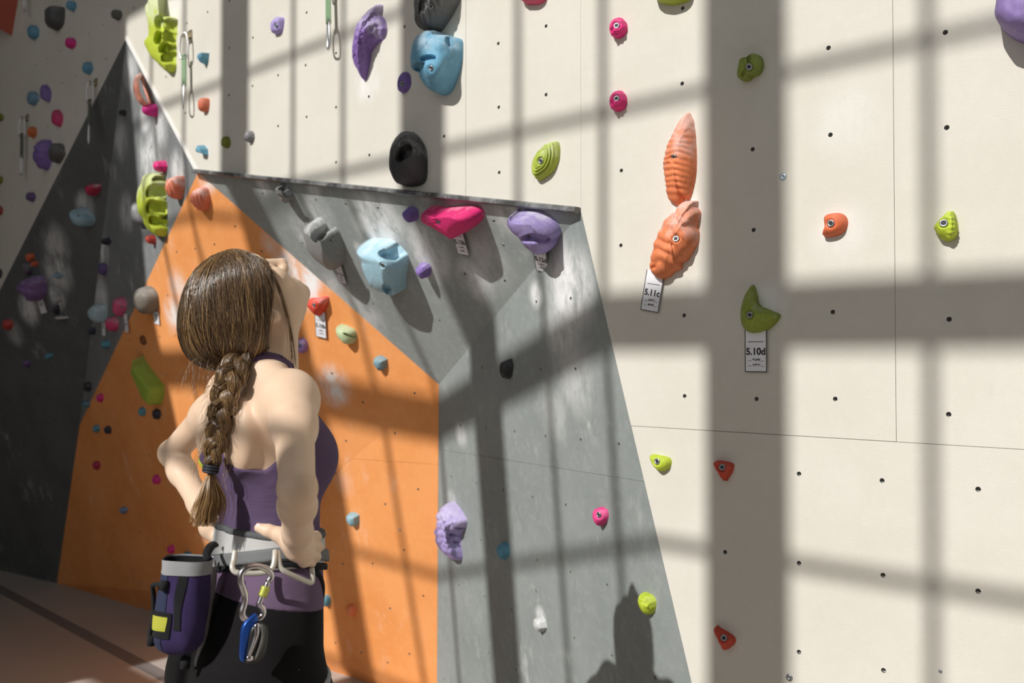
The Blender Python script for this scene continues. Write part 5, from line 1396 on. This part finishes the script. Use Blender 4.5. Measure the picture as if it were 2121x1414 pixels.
bk_ = MB(); c_ = bw(J(612, 1404, .158)); bk_.obox(c_, RB * .003, FB * .005, np.array([0, 0, .013])); bk_.build('buckle', M_ALU if 'M_ALU' in globals() else M_LOOP, harness, False, c_)
# ------------------------------------------------------------------ gear on the loops
M_STEEL = simple('polished_alloy', (0.62, 0.58, 0.60), .22, 1.0); M_BRASS = simple('yellow_green_sleeve', (0.50, 0.52, 0.10), .35, .4)
car = empty('carabiner', tuple(bw(J(527, 1230, .178))))
loop_obj('carabiner_body', [(556,1203,.178),(562,1194,.178),(557,1182,.178),(545,1175,.178),(528,1172,.178),(511,1176,.178),(500,1187,.178),(499,1203,.178),(504,1220,.178),(508,1236,.178),(506,1252,.178),(502,1266,.178),(505,1279,.178),(518,1285,.178),(534,1282,.178),(544,1273,.178),(544,1260,.178),(536,1252,.178)], .0050, M_STEEL, car, 80, 10)
loop_obj('gate', [(535,1254,.178),(545,1229,.178),(556,1203,.178)], .0042, M_STEEL, car, 8, 9)
sl_ = loop_obj('screw_sleeve', [(543,1235,.178),(547,1225,.178),(551,1214,.178)], .0068, M_BRASS, car, 6, 12)
tag(car, 'silver pear-shaped locking carabiner hanging from the harness gear loop', 'carabiner')
M_BLUE = simple('anodised_blue', (0.02, 0.08, 0.36), .3, .6); M_DEV = simple('dark_grey_plastic', (0.018, 0.018, 0.018), .4); M_HANDLE = simple('grey_handle_plastic', (0.10, 0.10, 0.09), .45)
dev = empty('belay_device', tuple(bw(J(522, 1325, .175))))
def plate(name, pts, r0, th, mat, n=36):
    P = catmull(np.array([J(x, y, r0) for x, y in pts]), n, True); c = P.mean(0)
    a = np.vstack([P + [th / 2, 0, 0], c + (P - c) * .9 + [th / 2 + .0015, 0, 0], P - [th / 2, 0, 0], c + (P - c) * .9 - [th / 2 + .0015, 0, 0]])
    f = [tuple(range(n, 2 * n)), tuple(range(4 * n - 1, 3 * n - 1, -1))]
    for i in range(n):
        j = (i + 1) % n; f += [(i, j, n + j, n + i), (2 * n + i, 2 * n + j, j, i), (3 * n + i, 3 * n + j, 2 * n + j, 2 * n + i)]
    Wd = bw(a); return mesh_obj(name, Wd, f, mat, dev, True, Wd.mean(0))
plate('side_plate', [(519,1276),(530,1270),(533,1284),(524,1296),(518,1320),(510,1350),(504,1370),(497,1362),(498,1330),(502,1296)], .182, .006, M_BLUE)
plate('device_body', [(514,1306),(522,1292),(534,1286),(545,1290),(551,1304),(549,1332),(541,1356),(528,1370),(512,1372),(505,1364),(509,1336)], .178, .020, M_DEV)
plate('cam_plate', [(527,1294),(535,1290),(539,1298),(535,1320),(525,1344),(515,1364),(511,1362),(520,1336),(526,1314)], .190, .002, M_STEEL)
plate('handle', [(538,1294),(546,1294),(549,1306),(545,1332),(534,1358),(526,1366),(536,1338),(541,1312)], .191, .004, M_HANDLE)
plate('stop_pin', [(512,1358),(524,1358),(522,1368),(511,1368)], .191, .002, M_STEEL, 16)
tag(dev, 'blue and dark grey belay device hanging from the silver carabiner', 'belay device')
# ------------------------------------------------------------------ chalk bag
M_BAGP = fabric('violet_cordura', (0.036, 0.024, 0.080), (0.048, 0.033, 0.10), 700); M_BAGN = fabric('navy_cordura', (0.028, 0.033, 0.065), (0.036, 0.042, 0.08), 700); M_LIMEP = simple('yellow_green_patch', (0.42, 0.42, 0.04), .7, bmp=(300, .3))
bag = empty('chalk_bag', tuple(bw(J(385, 1250, .06))))
BT, BB = bw(J(390, 1158, .062)), bw(J(376, 1352, .062))
ax = (BB - BT); BL_ = np.linalg.norm(ax); ax /= BL_
bx = np.cross(ax, FWDH); bx /= np.linalg.norm(bx)
if bx @ RIGHT < 0: bx = -bx
by = np.cross(bx, ax);
if by @ FWDH > 0: by = -by                     # towards the camera
def bagpt(t, a, r=1.0):
    R = .80 * np.interp(t, [0, .12, .3, .7, .86, .95, 1.0], [.0415, .0415, .0425, .0445, .0420, .034, .018]) * r
    # slightly squared section and a lean at the bottom
    ca, sa = math.cos(a), math.sin(a); q = (abs(ca) ** 2.6 + abs(sa) ** 2.6) ** (-1 / 2.6)
    return BT + ax * BL_ * t + bx * (ca * q * R * 1.06 - .006 * t) + by * sa * q * R * .92 + (bx * .0018 * math.sin(5 * a + 9 * t) + by * .0015 * math.sin(7 * t + 3 * a))
def bagsurf(name, t0, t1, a0, a1, r, mat, nt_=24, na=48, close=False):
    vs, fs = [], []
    full = abs(a1 - a0 - 2 * math.pi) < 1e-6
    m = na if full else na + 1
    for i in range(nt_ + 1):
        for j in range(m): vs.append(bagpt(t0 + (t1 - t0) * i / nt_, a0 + (a1 - a0) * j / na, r))
    for i in range(nt_):
        for j in range(na):
            k = (j + 1) % m if full else j + 1; fs.append((i * m + j, i * m + k, (i + 1) * m + k, (i + 1) * m + j))
    if close: fs.append(tuple(nt_ * m + j for j in range(m)))
    return mesh_obj(name, vs, fs, mat, bag, True, np.mean(vs, axis=0))
bagsurf('bag_body', 0.0, 1.0, 0, 2 * math.pi, 1.0, M_BAGP, close=True)
bagsurf('side_panel', .13, .93, math.radians(115), math.radians(190), 1.03, M_BAGN)
bagsurf('rim_band', -.015, .135, 0, 2 * math.pi, 1.06, M_WEBL, nt_=6)
bagsurf('lining', .0, .30, 0, 2 * math.pi, .94, M_BLK, nt_=6)
bagsurf('dark_stripe', .14, .70, math.radians(74), math.radians(92), 1.045, M_BLK)
pb = bagsurf('patch_border', .52, .80, math.radians(98), math.radians(152), 1.06, M_BLK, 8, 12)
bagsurf('label_patch', .57, .72, math.radians(106), math.radians(144), 1.09, M_LIMEP, 6, 10)
cd = MB(); P = catmull(np.array([bagpt(.24, math.radians(120), 1.10), bagpt(.26, math.radians(150), 1.28), bagpt(.40, math.radians(168), 1.20), bagpt(.62, math.radians(172), 1.16), bagpt(.80, math.radians(168), 1.18), bagpt(.86, math.radians(160), 1.10)]), 40); cd.tube(P, .0035, 8)
for q in (0, -1): cd.tube([P[q] - ax * .007, P[q] + ax * .007], .0062, 8)
cd.build('cord_loop', M_BLK, bag, True, P.mean(0))
hs = MB(); P = catmull(np.array([bw(J(430, 1160, .070)), bw(J(428, 1148, .05)), bw(J(436, 1132, .02)), bw(J(446, 1126, .0))]), 20); hs.tube(P, .007, 8, flat=(1, .5)); hs.build('belt_loop', M_BLK, bag, True, P.mean(0))
kn_ = MB(); c_ = bw(J(384, 1372, .062)); kn_.tube([BB - ax * .01, c_], .0032, 8); kn_.tube([c_ - ax * .008, c_ + ax * .008], .0075, 8); kn_.build('toggle', M_BLK, bag, True, c_)
tag(bag, 'purple chalk bag with a grey rim and yellow-green patch at the hip', 'chalk bag')
